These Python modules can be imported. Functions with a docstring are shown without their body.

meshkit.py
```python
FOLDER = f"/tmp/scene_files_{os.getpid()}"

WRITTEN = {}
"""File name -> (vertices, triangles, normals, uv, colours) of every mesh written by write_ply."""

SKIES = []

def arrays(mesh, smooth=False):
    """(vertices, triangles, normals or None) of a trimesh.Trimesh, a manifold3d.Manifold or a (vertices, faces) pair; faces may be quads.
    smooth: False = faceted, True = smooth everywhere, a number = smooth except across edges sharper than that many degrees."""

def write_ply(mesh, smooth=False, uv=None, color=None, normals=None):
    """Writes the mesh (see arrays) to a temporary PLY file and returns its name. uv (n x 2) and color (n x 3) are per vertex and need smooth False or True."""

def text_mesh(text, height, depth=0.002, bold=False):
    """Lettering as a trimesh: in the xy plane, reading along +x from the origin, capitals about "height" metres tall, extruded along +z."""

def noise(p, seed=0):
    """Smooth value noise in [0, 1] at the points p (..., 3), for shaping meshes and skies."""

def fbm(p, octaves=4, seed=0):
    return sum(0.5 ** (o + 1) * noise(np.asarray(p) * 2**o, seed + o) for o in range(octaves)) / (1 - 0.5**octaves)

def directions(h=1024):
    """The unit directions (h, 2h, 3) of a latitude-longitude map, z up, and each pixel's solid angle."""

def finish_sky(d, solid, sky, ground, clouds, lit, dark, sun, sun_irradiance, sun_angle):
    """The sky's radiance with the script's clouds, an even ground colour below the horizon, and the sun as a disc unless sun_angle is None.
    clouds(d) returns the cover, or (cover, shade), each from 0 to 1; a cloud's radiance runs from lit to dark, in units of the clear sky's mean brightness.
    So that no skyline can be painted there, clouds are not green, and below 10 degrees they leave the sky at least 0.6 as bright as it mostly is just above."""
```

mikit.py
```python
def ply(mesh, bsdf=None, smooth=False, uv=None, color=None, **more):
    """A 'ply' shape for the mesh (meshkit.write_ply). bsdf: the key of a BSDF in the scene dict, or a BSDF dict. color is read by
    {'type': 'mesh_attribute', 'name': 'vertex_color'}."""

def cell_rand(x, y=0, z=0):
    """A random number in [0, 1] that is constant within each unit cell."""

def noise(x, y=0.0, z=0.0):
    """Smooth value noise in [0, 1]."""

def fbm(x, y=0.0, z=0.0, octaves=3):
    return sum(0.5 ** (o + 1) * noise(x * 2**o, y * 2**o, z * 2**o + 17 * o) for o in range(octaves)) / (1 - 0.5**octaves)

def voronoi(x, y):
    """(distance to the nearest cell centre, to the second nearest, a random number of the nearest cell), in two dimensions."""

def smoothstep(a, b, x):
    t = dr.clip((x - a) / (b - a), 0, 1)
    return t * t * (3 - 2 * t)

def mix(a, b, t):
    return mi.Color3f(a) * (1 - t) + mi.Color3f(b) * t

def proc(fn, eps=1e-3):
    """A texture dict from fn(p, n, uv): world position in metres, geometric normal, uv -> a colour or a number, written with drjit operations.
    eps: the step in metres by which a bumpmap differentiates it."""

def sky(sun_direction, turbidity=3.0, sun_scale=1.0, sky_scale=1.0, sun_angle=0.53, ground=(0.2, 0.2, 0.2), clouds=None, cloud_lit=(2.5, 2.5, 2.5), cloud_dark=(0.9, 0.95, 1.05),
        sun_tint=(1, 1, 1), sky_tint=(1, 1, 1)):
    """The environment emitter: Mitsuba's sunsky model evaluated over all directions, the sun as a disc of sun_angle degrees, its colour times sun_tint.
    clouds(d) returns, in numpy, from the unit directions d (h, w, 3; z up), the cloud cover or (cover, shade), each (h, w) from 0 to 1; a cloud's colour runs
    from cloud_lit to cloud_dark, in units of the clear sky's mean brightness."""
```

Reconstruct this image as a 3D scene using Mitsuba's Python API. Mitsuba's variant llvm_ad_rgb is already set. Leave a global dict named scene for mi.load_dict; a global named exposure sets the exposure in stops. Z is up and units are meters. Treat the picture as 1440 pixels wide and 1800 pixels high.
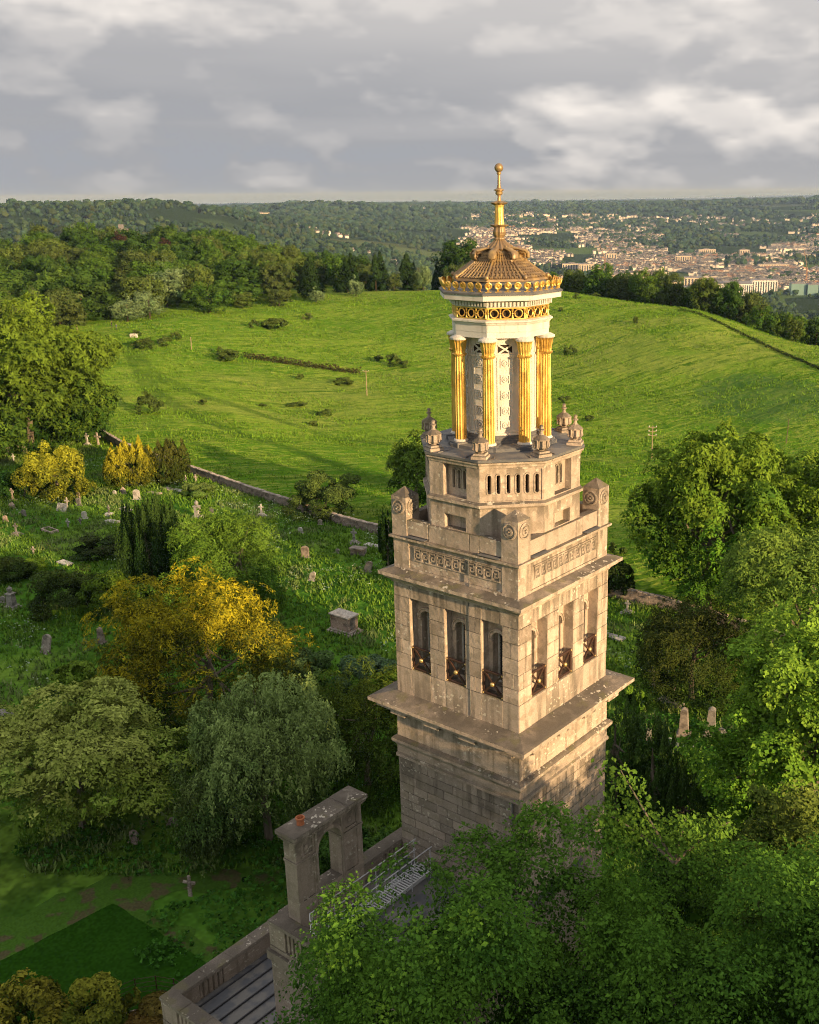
import math, numpy as np, trimesh, drjit as dr, mitsuba as mi, mikit, meshkit
from scipy.interpolate import PchipInterpolator
from mikit import proc, noise, fbm, smoothstep, mix, cell_rand, voronoi
T = mi.ScalarTransform4f
scene, labels = {'type': 'scene'}, {}

# ---------------------------------------------------------------- camera, sky, exposure
CAM = np.array([0.0, -37.784, 35.8])
YAW, PITCH, ROLL = np.radians([-0.0906, -16.981, -0.5])
_fw = np.array([math.cos(PITCH)*math.sin(YAW), math.cos(PITCH)*math.cos(YAW), math.sin(PITCH)])
_r = np.array([math.cos(YAW), -math.sin(YAW), 0]); _u = np.cross(_r, _fw)
_up = -math.sin(ROLL)*_r + math.cos(ROLL)*_u
scene['camera'] = {'type': 'perspective', 'fov': 2*math.degrees(math.atan(720/1840)), 'fov_axis': 'x',
    'principal_point_offset_x': -159.27/1440, 'near_clip': 0.5, 'far_clip': 90000.0,
    'to_world': T().look_at(origin=CAM.tolist(), target=(CAM+_fw).tolist(), up=_up.tolist()),
    'medium': {'type': 'ref', 'id': 'haze_air'}}
SUN_AZ, SUN_EL = math.radians(44), math.radians(11)
SUN = (math.sin(SUN_AZ)*math.cos(SUN_EL), -math.cos(SUN_AZ)*math.cos(SUN_EL), math.sin(SUN_EL))

def clouds(d):
    # a broken stratocumulus deck seen in perspective, with lower ragged cloud under it
    z = np.maximum(d[..., 2], 0.0)
    k = 1.0/(z + 0.045)
    P = np.stack([d[..., 0]*k, d[..., 1]*k, np.zeros_like(z)], -1)
    big = meshkit.fbm(P*0.33 + [3.1, 1.7, 0], 5, 11)
    az = np.arctan2(d[..., 0], d[..., 1])
    Q = np.stack([az*6.5 + 1.2, z*19 + 0.4*np.sin(az*4), np.zeros_like(z)], -1)
    w = meshkit.fbm(Q*1.9 + [8, 3, 0], 3, 5)
    puff = meshkit.fbm(Q + 0.6*w[..., None]*np.array([1, .6, 0]) + [2.2, 5.3, 0], 6, 23)
    fine = meshkit.fbm(Q*np.array([2.6, 1.9, 1]) + 0.9*w[..., None]*np.array([1, .5, 0]), 5, 31)
    det = meshkit.fbm(Q*np.array([4.2, 4.6, 1]) + [5, 9, 0], 4, 57)
    puff = puff + .24*(det - .5)
    lit = .46*np.clip((puff - .49)/.20, 0, 1)*(.7 + .6*det) + .24*np.clip((fine + .2*(det - .5) - .52)/.20, 0, 1) + .5*(big - .47)*np.clip(z/.05, 0, 1) + .03
    lit = lit + .30*np.clip((z - .05)/.12, 0, 1) + .2*np.clip((z - .17)/.3, 0, 1) + .05*np.clip((.03 - z)/.03, 0, 1) + .10*np.clip((az + .1)/.3, -.5, 1)
    shade = np.clip(1.0 - lit, 0, 1)
    return np.ones_like(z), shade

scene['sky'] = mikit.sky(SUN, turbidity=3, sun_scale=1.5, sky_scale=1.0, sun_angle=0.8, clouds=clouds,
                         cloud_lit=(3.0, 2.8, 2.6), cloud_dark=(1.06, 1.10, 1.20), sun_tint=(.92, .99, 1.30), ground=(0.08, 0.11, 0.04))
exposure = 2.62

# ---------------------------------------------------------------- helpers
def add(key, mesh, bsdf, smooth=False, uv=None, color=None, **lab):
    v = mesh
    if uv is not None and not hasattr(uv, 'shape'):
        n = len(np.asarray(mesh[0] if isinstance(mesh, tuple) else mesh.vertices))
        uv = np.tile(np.array(uv, float), (n, 1))
    if smooth not in (False, True) and (uv is not None or color is not None):
        mesh = trimesh.Trimesh(*mesh, process=False) if isinstance(mesh, tuple) else mesh
        mesh = trimesh.graph.smooth_shade(mesh, angle=math.radians(smooth), facet_minarea=None)
        if uv is not None: uv = np.tile(uv[:1], (len(mesh.vertices), 1))
        nn = meshkit.arrays(mesh, True)[2]
        smooth = True
    scene[key] = mikit.ply(mesh, bsdf, smooth=smooth, uv=uv, color=color)
    if lab: labels[key] = lab
    return key
_count = {}
def num(base):
    k = _count.get(base, 0); _count[base] = k+1
    return base if k == 0 else f'{base}_{k:03d}'
def lab(key, label, category=None, group=None, kind=None):
    d = {'label': label}
    if category: d['category'] = category
    if group: d['group'] = group
    if kind: d['kind'] = kind
    labels[key] = d
class MB:
    def __init__(s): s.v, s.f, s.c, s.n = [], [], [], 0
    def put(s, v, f, c=None):
        v = np.asarray(v, float); f = np.asarray(f, int)
        if f.shape[1] == 4: f = np.vstack([f[:, [0, 1, 2]], f[:, [0, 2, 3]]])
        s.v.append(v); s.f.append(f + s.n); s.n += len(v)
        if c is not None: s.c.append(np.broadcast_to(np.asarray(c, float), (len(v), 3)))
        return s
    def mesh(s): return np.vstack(s.v), np.vstack(s.f)
    def col(s): return np.vstack(s.c)
    def box(s, x0, x1, y0, y1, z0, z1, ch=0.0, c=None): return s.put(*boxm(x0, x1, y0, y1, z0, z1, ch), c)
    def add(s, m, c=None): return s.put(m[0], m[1], c)
def _cb():
    pts = []
    for sx in (0, 1):
        for sy in (0, 1):
            for sz in (0, 1):
                for a in range(3): pts.append((sx, sy, sz, a))
    def ev(lo, hi, ch):
        out = []
        for sx, sy, sz, a in pts:
            s3 = (sx, sy, sz); p = []
            for k in range(3):
                e = hi[k] if s3[k] else lo[k]
                if k != a: e += -ch if s3[k] else ch
                p.append(e)
            out.append(p)
        return np.array(out)
    h = trimesh.convex.convex_hull(trimesh.Trimesh(ev((0, 0, 0), (1, 1.1, 1.2), .1), process=False))
    base = ev((0, 0, 0), (1, 1.1, 1.2), .1)
    idx = np.array([np.argmin(((base-p)**2).sum(1)) for p in h.vertices])
    return ev, idx[h.faces]
_cbev, _cbf = _cb()
_bf = np.array([[0, 2, 3, 1], [4, 5, 7, 6], [0, 1, 5, 4], [2, 6, 7, 3], [0, 4, 6, 2], [1, 3, 7, 5]])
def boxm(x0, x1, y0, y1, z0, z1, ch=0.0):
    if ch > 0: return _cbev((x0, y0, z0), (x1, y1, z1), ch), _cbf
    v = np.array([[x, y, z] for z in (z0, z1) for y in (y0, y1) for x in (x0, x1)], float)
    return v, np.array([[0, 2, 3, 1], [4, 5, 7, 6], [0, 1, 5, 4], [2, 6, 7, 3], [0, 4, 6, 2], [1, 3, 7, 5]])
def tri(m):
    v, f = np.asarray(m[0], float), np.asarray(m[1], int)
    if f.shape[1] == 4: f = np.vstack([f[:, [0, 1, 2]], f[:, [0, 2, 3]]])
    return v, f
def loft(prof, n=4, rot=None, cap=True, cx=0, cy=0):
    """prof: (apothem, z) from the bottom up; a regular n-sided solid with its sides square to the axes"""
    rot = math.pi/n if rot is None else rot
    a = rot + np.arange(n)*2*math.pi/n; k = 1/math.cos(math.pi/n)
    v = np.array([[cx+h*k*math.cos(t), cy+h*k*math.sin(t), z] for h, z in prof for t in a])
    f = []
    for i in range(len(prof)-1):
        for j in range(n):
            a0, a1 = i*n+j, i*n+(j+1) % n
            f += [[a0, a1, a1+n], [a0, a1+n, a0+n]]
    if cap:
        for j in range(1, n-1):
            f.append([0, j+1, j]); b = (len(prof)-1)*n; f.append([b, b+j, b+j+1])
    return v, np.array(f)
def lathe(prof, n=16, cx=0, cy=0, mod=None):
    a = np.arange(n)*2*math.pi/n
    m = np.ones(n) if mod is None else mod(a)
    v = np.array([[cx+r*mm*math.cos(t), cy+r*mm*math.sin(t), z] for r, z in prof for t, mm in zip(a, m)])
    f = []
    for i in range(len(prof)-1):
        for j in range(n):
            a0, a1 = i*n+j, i*n+(j+1) % n
            f += [[a0, a1, a1+n], [a0, a1+n, a0+n]]
    for j in range(1, n-1):
        f.append([0, j+1, j]); b = (len(prof)-1)*n; f.append([b, b+j, b+j+1])
    return v, np.array(f)
def tube(pts, r, n=6, cap=True):
    p = np.asarray(pts, float); r = np.broadcast_to(np.asarray(r, float), (len(p),))
    t = np.gradient(p, axis=0); t /= np.linalg.norm(t, axis=1, keepdims=True)+1e-12
    ref = np.where(np.abs(t[:, 2:]) < .9, [[0, 0, 1.]], [[1., 0, 0]])
    a = np.cross(t, ref); a /= np.linalg.norm(a, axis=1, keepdims=True); b = np.cross(t, a)
    g = np.arange(n)*2*math.pi/n
    v = (p[:, None]+r[:, None, None]*(np.cos(g)[None, :, None]*a[:, None]+np.sin(g)[None, :, None]*b[:, None])).reshape(-1, 3)
    f = []
    for i in range(len(p)-1):
        for j in range(n):
            a0, a1 = i*n+j, i*n+(j+1) % n
            f += [[a0, a0+n, a1+n], [a0, a1+n, a1]]
    if cap:
        for j in range(1, n-1):
            f.append([0, j, j+1]); q = (len(p)-1)*n; f.append([q, q+j+1, q+j])
    return v, np.array(f)
def bar(p, q, w, d=None):
    return tube([p, q], w/2*1.2, 4)
def xf(m, M):
    v = np.asarray(m[0]) @ np.asarray(M)[:3, :3].T + np.asarray(M)[:3, 3] if np.shape(M) == (4, 4) else np.asarray(m[0]) @ np.asarray(M).T
    return v, m[1]
def rotz(a): c, s = math.cos(a), math.sin(a); return np.array([[c, -s, 0], [s, c, 0], [0, 0, 1.]])
def move(m, x=0, y=0, z=0, rz=0, s=1.0):
    return (np.asarray(m[0])*s) @ rotz(rz).T + [x, y, z], m[1]

# ---------------------------------------------------------------- terrain heights
TD=[0,60,100,130,170,210,260,300,350,380,420,450,500,700,1100,1800,2500,3500,5000,6500,8000,12000,20000,45000]
TA=[-180,-60,-25.5,-17.5,-8.6,.65,9.9,17,60,180]
TZ=[[0,0,0,0,0,0,0,0,0,0,0,0,0,0,-5,-20,-30,-30,-30,-30,-40,-50,-60,-60],
[0,0,0,0,0,-1,-2,-2,-2,-1,0,0,0,5,-10,-60,-60,-20,0,-10,-20,-40,-60,-60],
[0,0,0,0,-1,-2,-3,-3,-2,-1,0,1,3,6,-10,-60,-50,9,-30,-60,-80,-100,-130,-330],
[0,0,0,-.5,-2,-4,-5.5,-4,-1,-1,-1,0,2,6,-10,-70,-60,3,-30,-60,-80,-100,-130,-330],
[0,0,0,-2,-6,-10,-11,-9,-5.5,-3.5,-2,-3,-5,-22,-70,-110,-100,-92,-66,-24,-50,-95,-130,-330],
[0,0,-.5,-3,-8,-12,-13,-11,-5,-1.5,-.5,-4,-18,-60,-120,-170,-180,-165,-127,-72,-70,-100,-140,-320],
[0,0,-1,-4,-9,-12,-11.5,-8,-3,-4,-11,-20,-32,-75,-130,-185,-200,-192,-150,-98,-50,-105,-140,-250],
[0,0,-2,-6,-10,-11.5,-9,-9,-12.3,-19,-30,-36,-47,-85,-135,-190,-200,-195,-160,-102,-36,-85,-100,-150],
[0,0,-2,-6,-10,-13,-15,-18,-22,-26,-32,-38,-48,-90,-140,-190,-200,-195,-160,-100,-30,-60,-60,0],
[0,0,0,0,0,0,0,0,0,0,0,0,0,0,-5,-20,-30,-30,-30,-30,-40,-50,-60,-60]]
_ld=lambda d: np.log(np.asarray(d,float)+40)
_fd=PchipInterpolator(_ld(TD),np.array(TZ,float),axis=1)
_as=np.linspace(-180,180,721); _ls=np.linspace(_ld(0),_ld(45000),600)
_tab=PchipInterpolator(TA,_fd(_ls),axis=0)(_as)
def gz(x,y):
    x,y=np.asarray(x,float),np.asarray(y,float)+37.8
    d=np.hypot(x,y); a=np.degrees(np.arctan2(x,y))
    i=np.clip((a+180)*2,0,719.999); j=np.clip((_ld(d)-_ls[0])/(_ls[1]-_ls[0]),0,598.999)
    i0,j0=i.astype(int),j.astype(int); u,v=i-i0,j-j0
    z = (_tab[i0,j0]*(1-u)*(1-v)+_tab[i0+1,j0]*u*(1-v)+_tab[i0,j0+1]*(1-u)*v+_tab[i0+1,j0+1]*u*v)
    w = np.clip((d-1500)/3000,0,1)*np.clip((d-1500)/12000+.4,0,2)
    return z + 55*w*(meshkit.fbm(np.stack([x*.0011,y*.0011,0*x],-1),4,77)-.5)


# ---------------------------------------------------------------- materials
def bs(key, d): scene[key] = {'type': 'twosided', 'b': d} if d['type'] in ('principled', 'bumpmap') else d
def prin(color, rough=.8, **k): return {'type': 'principled', 'base_color': color if isinstance(color, dict) else {'type': 'rgb', 'value': color}, 'roughness': rough, **k}
def stone_col(p, n, uv):
    t, k = uv.x, uv.y       # tone of the block, kind: 0 golden ashlar, .5 grey-weathered, 1 dark and mossy
    a = fbm(p.x*1.1+31, p.y*1.1, p.z*0.9, 4); b = fbm(p.x*7+5, p.y*7, p.z*7, 3)
    streak = fbm(p.x*5.0, p.y*5.0, p.z*0.45+9, 3)
    grain = noise(p.x*40, p.y*40, p.z*40)
    c = mix((.62, .505, .41), (.48, .39, .32), smoothstep(.25, .75, a))
    c = mix(c, (.24, .20, .155), .8*smoothstep(.48, .74, streak)*(.5+b))
    c = mix(c, (.30, .245, .18), .6*smoothstep(.52, .66, fbm(p.x*3.1, p.y*3.1, p.z*3.1, 4)))
    c = mix(c, (.30, .265, .225), .85*k)
    h = fbm(p.x*4.5+2, p.y*4.5, p.z*.35, 3); run = mi.Float(0)
    for z0, L in ((21.72, 1.3), (23.43, .7), (16.55, 1.2), (14.28, 1.6), (25.24, .8), (13.7, .8), (26.7, .5)):
        run = dr.maximum(run, dr.select(p.z < z0, smoothstep(z0-L*(.3+1.2*h), z0, p.z), 0))
    run = dr.maximum(run, .9*smoothstep(18.6, 17.3, p.z)*dr.select(p.z > 17.1, 1, 0))
    c = mix(c, (.17, .145, .115), .8*run*smoothstep(.44, .62, h))
    up = smoothstep(.25, .7, n.z)
    c = mix(c, (.115, .10, .082), up*dr.clip(.5+1.4*(a-.25), 0, .97))
    c = mix(c, (.16, .15, .07), .6*smoothstep(.55, .72, fbm(p.x*2.3, p.y*2.3, p.z*2.3+40, 3))*dr.minimum(up+.35*k, 1))
    spots = smoothstep(.66, .74, fbm(p.x*9+3, p.y*9, p.z*9, 2))*smoothstep(.45, .62, fbm(p.x*.9+7, p.y*.9, p.z*.9, 2))
    c = mix(c, (.66, .62, .53), .8*spots)
    return c*(.53+.50*t)*(.80+.38*grain)
def stone_bump(p, n, uv): return fbm(p.x*9, p.y*9, p.z*9, 4)
bs('stone', {'type': 'twosided', 'b': {'type': 'bumpmap', 'tex': proc(stone_bump, 4e-3), 'scale': .022, 'b': prin(proc(stone_col), .88)}})
def grave_col(p, n, uv):
    a = fbm(p.x*2.2+3, p.y*2.2, p.z*2.2, 3); b = fbm(p.x*14, p.y*14, p.z*14, 2)
    c = mix((.13, .125, .115), (.50, .49, .46), uv.x); c = mix(c, (.42, .27, .20), uv.y)
    c = mix(c, c*.5, smoothstep(.45, .7, a)); c = mix(c, (.55, .55, .47), .6*smoothstep(.58, .68, b)*uv.x)
    return c*(.8+.4*b)
bs('gravestone', prin(proc(grave_col), .9))
def white_col(p, n, uv):
    a = fbm(p.x*1.7, p.y*1.7, p.z*.5, 3); c = mix((.56, .545, .51), (.46, .44, .40), smoothstep(.45, .75, a)); return mix(c, (.36, .34, .30), .55*smoothstep(.58, .74, fbm(p.x*8, p.y*8, p.z*.7, 3)))
bs('white_paint', prin(proc(white_col), .55))
def gold_col(p, n, uv):
    a = fbm(p.x*5, p.y*5, p.z*1.6, 3); return mix(mix((.86, .60, .18), (.66, .40, .10), smoothstep(.38, .64, a)), (.40, .25, .08), .7*smoothstep(.60, .74, fbm(p.x*9, p.y*9, p.z*2.2+5, 3)))
bs('gilding', {'type': 'twosided', 'b': prin(proc(gold_col), .42, metallic=.72)})
def oldgold_col(p, n, uv):
    a = fbm(p.x*4, p.y*4, p.z*3, 4); up = smoothstep(-.1, .6, n.z)
    return mix(mix((.40, .27, .11), (.24, .165, .09), smoothstep(.3, .6, a)), (.23, .16, .09), .75*up*smoothstep(.3, .55, a+.1))
bs('old_gilding', {'type': 'twosided', 'b': prin(proc(oldgold_col), .45, metallic=.4)})
def lead_col(p, n, uv):
    a = fbm(p.x*2.5+9, p.y*2.5, p.z*2.5, 4); return mix((.075, .082, .098), (.135, .133, .13), smoothstep(.35, .65, a))
bs('lead', prin(proc(lead_col), .6))
bs('dark_metal', prin((.055, .028, .022), .4)); bs('brass', prin((.85, .62, .25), .3, metallic=.8))
bs('dark_void', prin((.025, .017, .012), .9)); bs('galvanised', prin((.48, .50, .53), .5)); bs('seam_lead', prin((.05, .052, .06), .7))  # dark_void: near-black colour stands in for the shade inside openings
bs('window_glass', prin((.02, .022, .025), .06, specular=.6)); bs('curtain', prin((.20, .045, .022), .9))
bs('terracotta', prin((.40, .14, .06), .85)); bs('timber', prin((.27, .21, .14), .9)); bs('dark_timber', prin((.10, .075, .055), .9))
bs('cloth_dark', prin((.03, .035, .05), .9)); bs('skin', prin((.45, .30, .22), .7)); bs('cloth_blue', prin((.06, .10, .18), .9)); bs('white_metal', prin((.75, .76, .78), .5))

# ---------------------------------------------------------------- the stone tower (built in its own frame: left face y=-h, right face x=+h)
TA_ = math.radians(-45)+math.radians(7.656); RT = rotz(TA_)
def tadd(key, m, bsdf='stone', **k):
    if bsdf == 'stone' and 'uv' not in k: k['uv'] = (.5, .25)
    return add(key, xf(tri(m), RT), bsdf, **k)
rng = np.random.default_rng(5)
TW = 'stone_tower'
lab(TW, 'tall square stone tower with an octagonal belvedere and gilded lantern on top', 'tower')
SIDES = [rotz(k*math.pi/2) for k in range(4)]       # 0: left face (-y), 1: right face (+x)
def facem(m, k): return xf(tri(m), SIDES[k])
tadd(TW+'__shaft', loft([(2.96, -.5), (2.96, 14.3)]), uv=(.35, .5))
# ashlar blocks of the two faces in view
def stone_block(a0, a1, z0, z1, h, k, kind, tone=None, gap=.006):
    p = h + rng.uniform(-.005, .007)
    tone = rng.normal(.5, .17) if tone is None else tone
    b = boxm(a0+gap, a1-gap, -p, -(h-.055), z0+gap, z1-gap, .008)
    tadd(num(TW+'__stone'), facem(b, k), uv=(float(np.clip(tone, .05, .95)), float(np.clip(kind+rng.normal(0, .12), 0, 1))))
zs = np.linspace(9.75, 14.28, 13)
for k in (0, 1):
    for i in range(12):
        lo, hi = (-3.0, 3.0) if k == 0 else (-2.945, 3.0)
        cuts = [lo]
        while cuts[-1] < hi-.9: cuts.append(cuts[-1]+rng.uniform(.45, 1.0))
        cuts[-1] = min(cuts[-1], hi-.3)
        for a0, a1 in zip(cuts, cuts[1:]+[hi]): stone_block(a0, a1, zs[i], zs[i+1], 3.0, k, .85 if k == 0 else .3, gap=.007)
tadd(TW+'__string_course', loft([(3.0, 14.28), (3.07, 14.31), (3.07, 14.42), (3.02, 14.50), (3.02, 14.78), (3.06, 14.85), (3.12, 14.93), (3.18, 15.0), (3.18, 15.12), (3.1, 15.2), (3.0, 15.24)]), uv=(.5, .4))
tadd(TW+'__frieze', loft([(3.0, 15.2), (3.0, 16.62)]), uv=(.62, .2))
led = [(3.0, 16.58), (3.55, 16.60), (3.55, 16.74), (3.62, 16.78), (3.66, 16.84), (3.79, 16.85), (3.79, 16.99), (3.70, 17.03), (2.9, 17.2)]
tadd(TW+'__ledge', loft(led), uv=(.5, .3))
for k in range(4):
    for x0 in (-2.85, -1.15, .57, 2.27):
        b = MB().box(x0, x0+.76, -3.52, -2.99, 16.44, 16.585, .012).box(x0+.03, x0+.73, -3.40, -2.99, 16.38, 16.443, .008)
        tadd(num(TW+'__ledge__bracket'), facem(b.mesh(), k), uv=(.6, .2))
# belvedere: solid walls with deep window recesses
from manifold3d import Manifold, CrossSection
def man_box(x0, x1, y0, y1, z0, z1): return Manifold.cube([x1-x0, y1-y0, z1-z0]).translate([x0, y0, z0])
WC = (-1.68, .03, 1.74); WH = .485
solid = man_box(-2.925, 2.925, -2.925, 2.925, 17.12, 21.8)
solid = solid - man_box(-1.95, 1.95, -1.95, 1.95, 17.6, 21.5)
def arch_cut(c, w, z0, zs_, y0, y1):
    th = np.linspace(0, math.pi, 15)
    pts = [(c-w, z0)] + [(c-w*math.cos(t), zs_+w*math.sin(t)) for t in th] + [(c+w, z0)]
    m = CrossSection([pts[::-1]]).extrude(y1-y0)
    if m.volume() <= 0: m = CrossSection([pts]).extrude(y1-y0)
    return m.rotate([90, 0, 0]).translate([0, y1, 0])
for k in range(4):
    for c in WC:
        cut = man_box(c-WH, c+WH, -3.2, -2.5, 18.27, 21.2) + arch_cut(c, .30, 18.5, 20.35, -2.6, -1.8)
        solid = solid - cut.rotate([0, 0, 90*k])
tadd(TW+'__belvedere', (solid.to_mesh().vert_properties[:, :3], solid.to_mesh().tri_verts), uv=(.55, .15))
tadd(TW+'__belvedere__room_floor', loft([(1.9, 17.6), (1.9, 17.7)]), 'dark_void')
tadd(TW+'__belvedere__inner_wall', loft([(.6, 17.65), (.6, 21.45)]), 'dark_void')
for k in (0, 1):
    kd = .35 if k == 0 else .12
    ed = [-2.95, -2.165, -1.195, -.455, .515, 1.255, 2.225, 2.95]
    if k == 1: ed[0] = -2.90
    for a0, a1 in zip(ed, ed[1:]): stone_block(a0, a1, 17.16, 18.265, 2.95, k, kd+.15, gap=.005)
    lcuts = [ed[0], -2.2, -.9, .35, 1.3, 2.1, 2.95]
    for a0, a1 in zip(lcuts, lcuts[1:]): stone_block(a0, a1, 21.205, 21.76, 2.95, k, kd, gap=.005)
    zz = np.linspace(18.27, 21.2, 6)
    for a0, a1 in ((ed[0], -2.165), (-1.195, -.455), (.515, 1.255), (2.225, 2.95)):
        for i in range(5):
            m = a0+(a1-a0)*rng.uniform(.3, .7)
            if (i+int(a0*3)) % 2: stone_block(a0, m, zz[i], zz[i+1], 2.95, k, kd, gap=.005); stone_block(m, a1, zz[i], zz[i+1], 2.95, k, kd, gap=.005)
            else: stone_block(a0, a1, zz[i], zz[i+1], 2.95, k, kd, gap=.005)
def halfring(c, z, r0, r1, y0, y1, n=14):
    th = np.linspace(0, math.pi, n+1); v, f = [], []
    for t in th:
        for r in (r0, r1):
            for y in (y0, y1): v.append([c-r*math.cos(t), y, z+r*math.sin(t)])
    for i in range(n):
        a = 4*i; b = a+4
        f += [[a, a+2, b+2, b], [a+1, b+1, b+3, a+3], [a, b, b+1, a+1], [a+2, a+3, b+3, b+2]]
    return np.array(v), np.array(f)
for k in range(2):
    for ci, c in enumerate(WC):
        W = num(TW+'__window')
        tadd(W, xf(tri((np.array([[c-.31, -2.12, 18.5], [c+.31, -2.12, 18.5], [c+.31, -2.12, 20.68], [c-.31, -2.12, 20.68]]), np.array([[0, 1, 2, 3]]))), SIDES[k]), 'window_glass')
        fr = MB().add(tri(halfring(c, 20.35, .25, .30, -2.16, -2.08)))
        fr.box(c-.30, c-.23, -2.17, -2.08, 18.5, 20.36).box(c+.23, c+.30, -2.17, -2.08, 18.5, 20.36).box(c-.23, c+.23, -2.165, -2.09, 18.5, 18.57)
        fr.box(c-.02, c+.02, -2.16, -2.1, 18.57, 20.6)
        tadd(W+'__frame', facem(fr.mesh(), k), 'white_paint')
        am = MB().add(tri(halfring(c, 20.35, .31, .40, -2.56, -2.49))).add(tri(halfring(c, 20.35, .41, .455, -2.58, -2.49)))
        am.box(c-.455, c-.30, -2.575, -2.48, 20.24, 20.35, .01).box(c+.30, c+.455, -2.575, -2.48, 20.24, 20.35, .01)
        tadd(W+'__arch_moulding', facem(am.mesh(), k), uv=(.62, .1), smooth=40)
        tadd(W+'__curtain', facem(boxm(c+.06 if ci != 2 else c-.1, c+.29, -2.09, -2.05, 18.5, 20.6), k), 'curtain')
        R = num(TW+'__railing')
        rl = MB(); y0, y1 = -2.90, -2.83; x0, x1, z0, z1 = c-WH+.01, c+WH-.01, 18.29, 19.24; w = .075
        rl.box(x0, x1, y0, y1, z0, z0+w, .008).box(x0, x1, y0-.01, y1+.01, z1-w, z1, .008).box(x0, x0+w, y0, y1, z0+w, z1-w).box(x1-w, x1, y0, y1, z0+w, z1-w)
        for s in (1, -1):
            d = np.array([(x1-x0-w)*s, 0, z1-z0-w]); L = np.linalg.norm(d); ang = math.atan2(d[2], d[0])
            b = np.array(boxm(-L/2, L/2, -.03, .03, -.032, .032)[0]); M = np.array([[math.cos(ang), 0, -math.sin(ang)], [0, 1, 0], [math.sin(ang), 0, math.cos(ang)]])
            rl.put(b@M.T+[c, (y0+y1)/2+.004*s, (z0+z1)/2], boxm(0, 1, 0, 1, 0, 1)[1])
        tadd(R, facem(rl.mesh(), k), 'dark_metal')
        for bx, bz, br in ((c, (z0+z1)/2, .085), (x0+.04, z0+.04, .035), (x1-.04, z0+.04, .035), (x0+.04, z1-.04, .035), (x1-.04, z1-.04, .035)):
            s = trimesh.creation.icosphere(2 if br > .05 else 1, br); v = s.vertices*[1, .8, 1]+[bx, y0-.035 if br > .05 else y0-.01, bz]
            tadd(num(R+'__boss'), facem((v, s.faces), k), 'brass', smooth=True)
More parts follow.
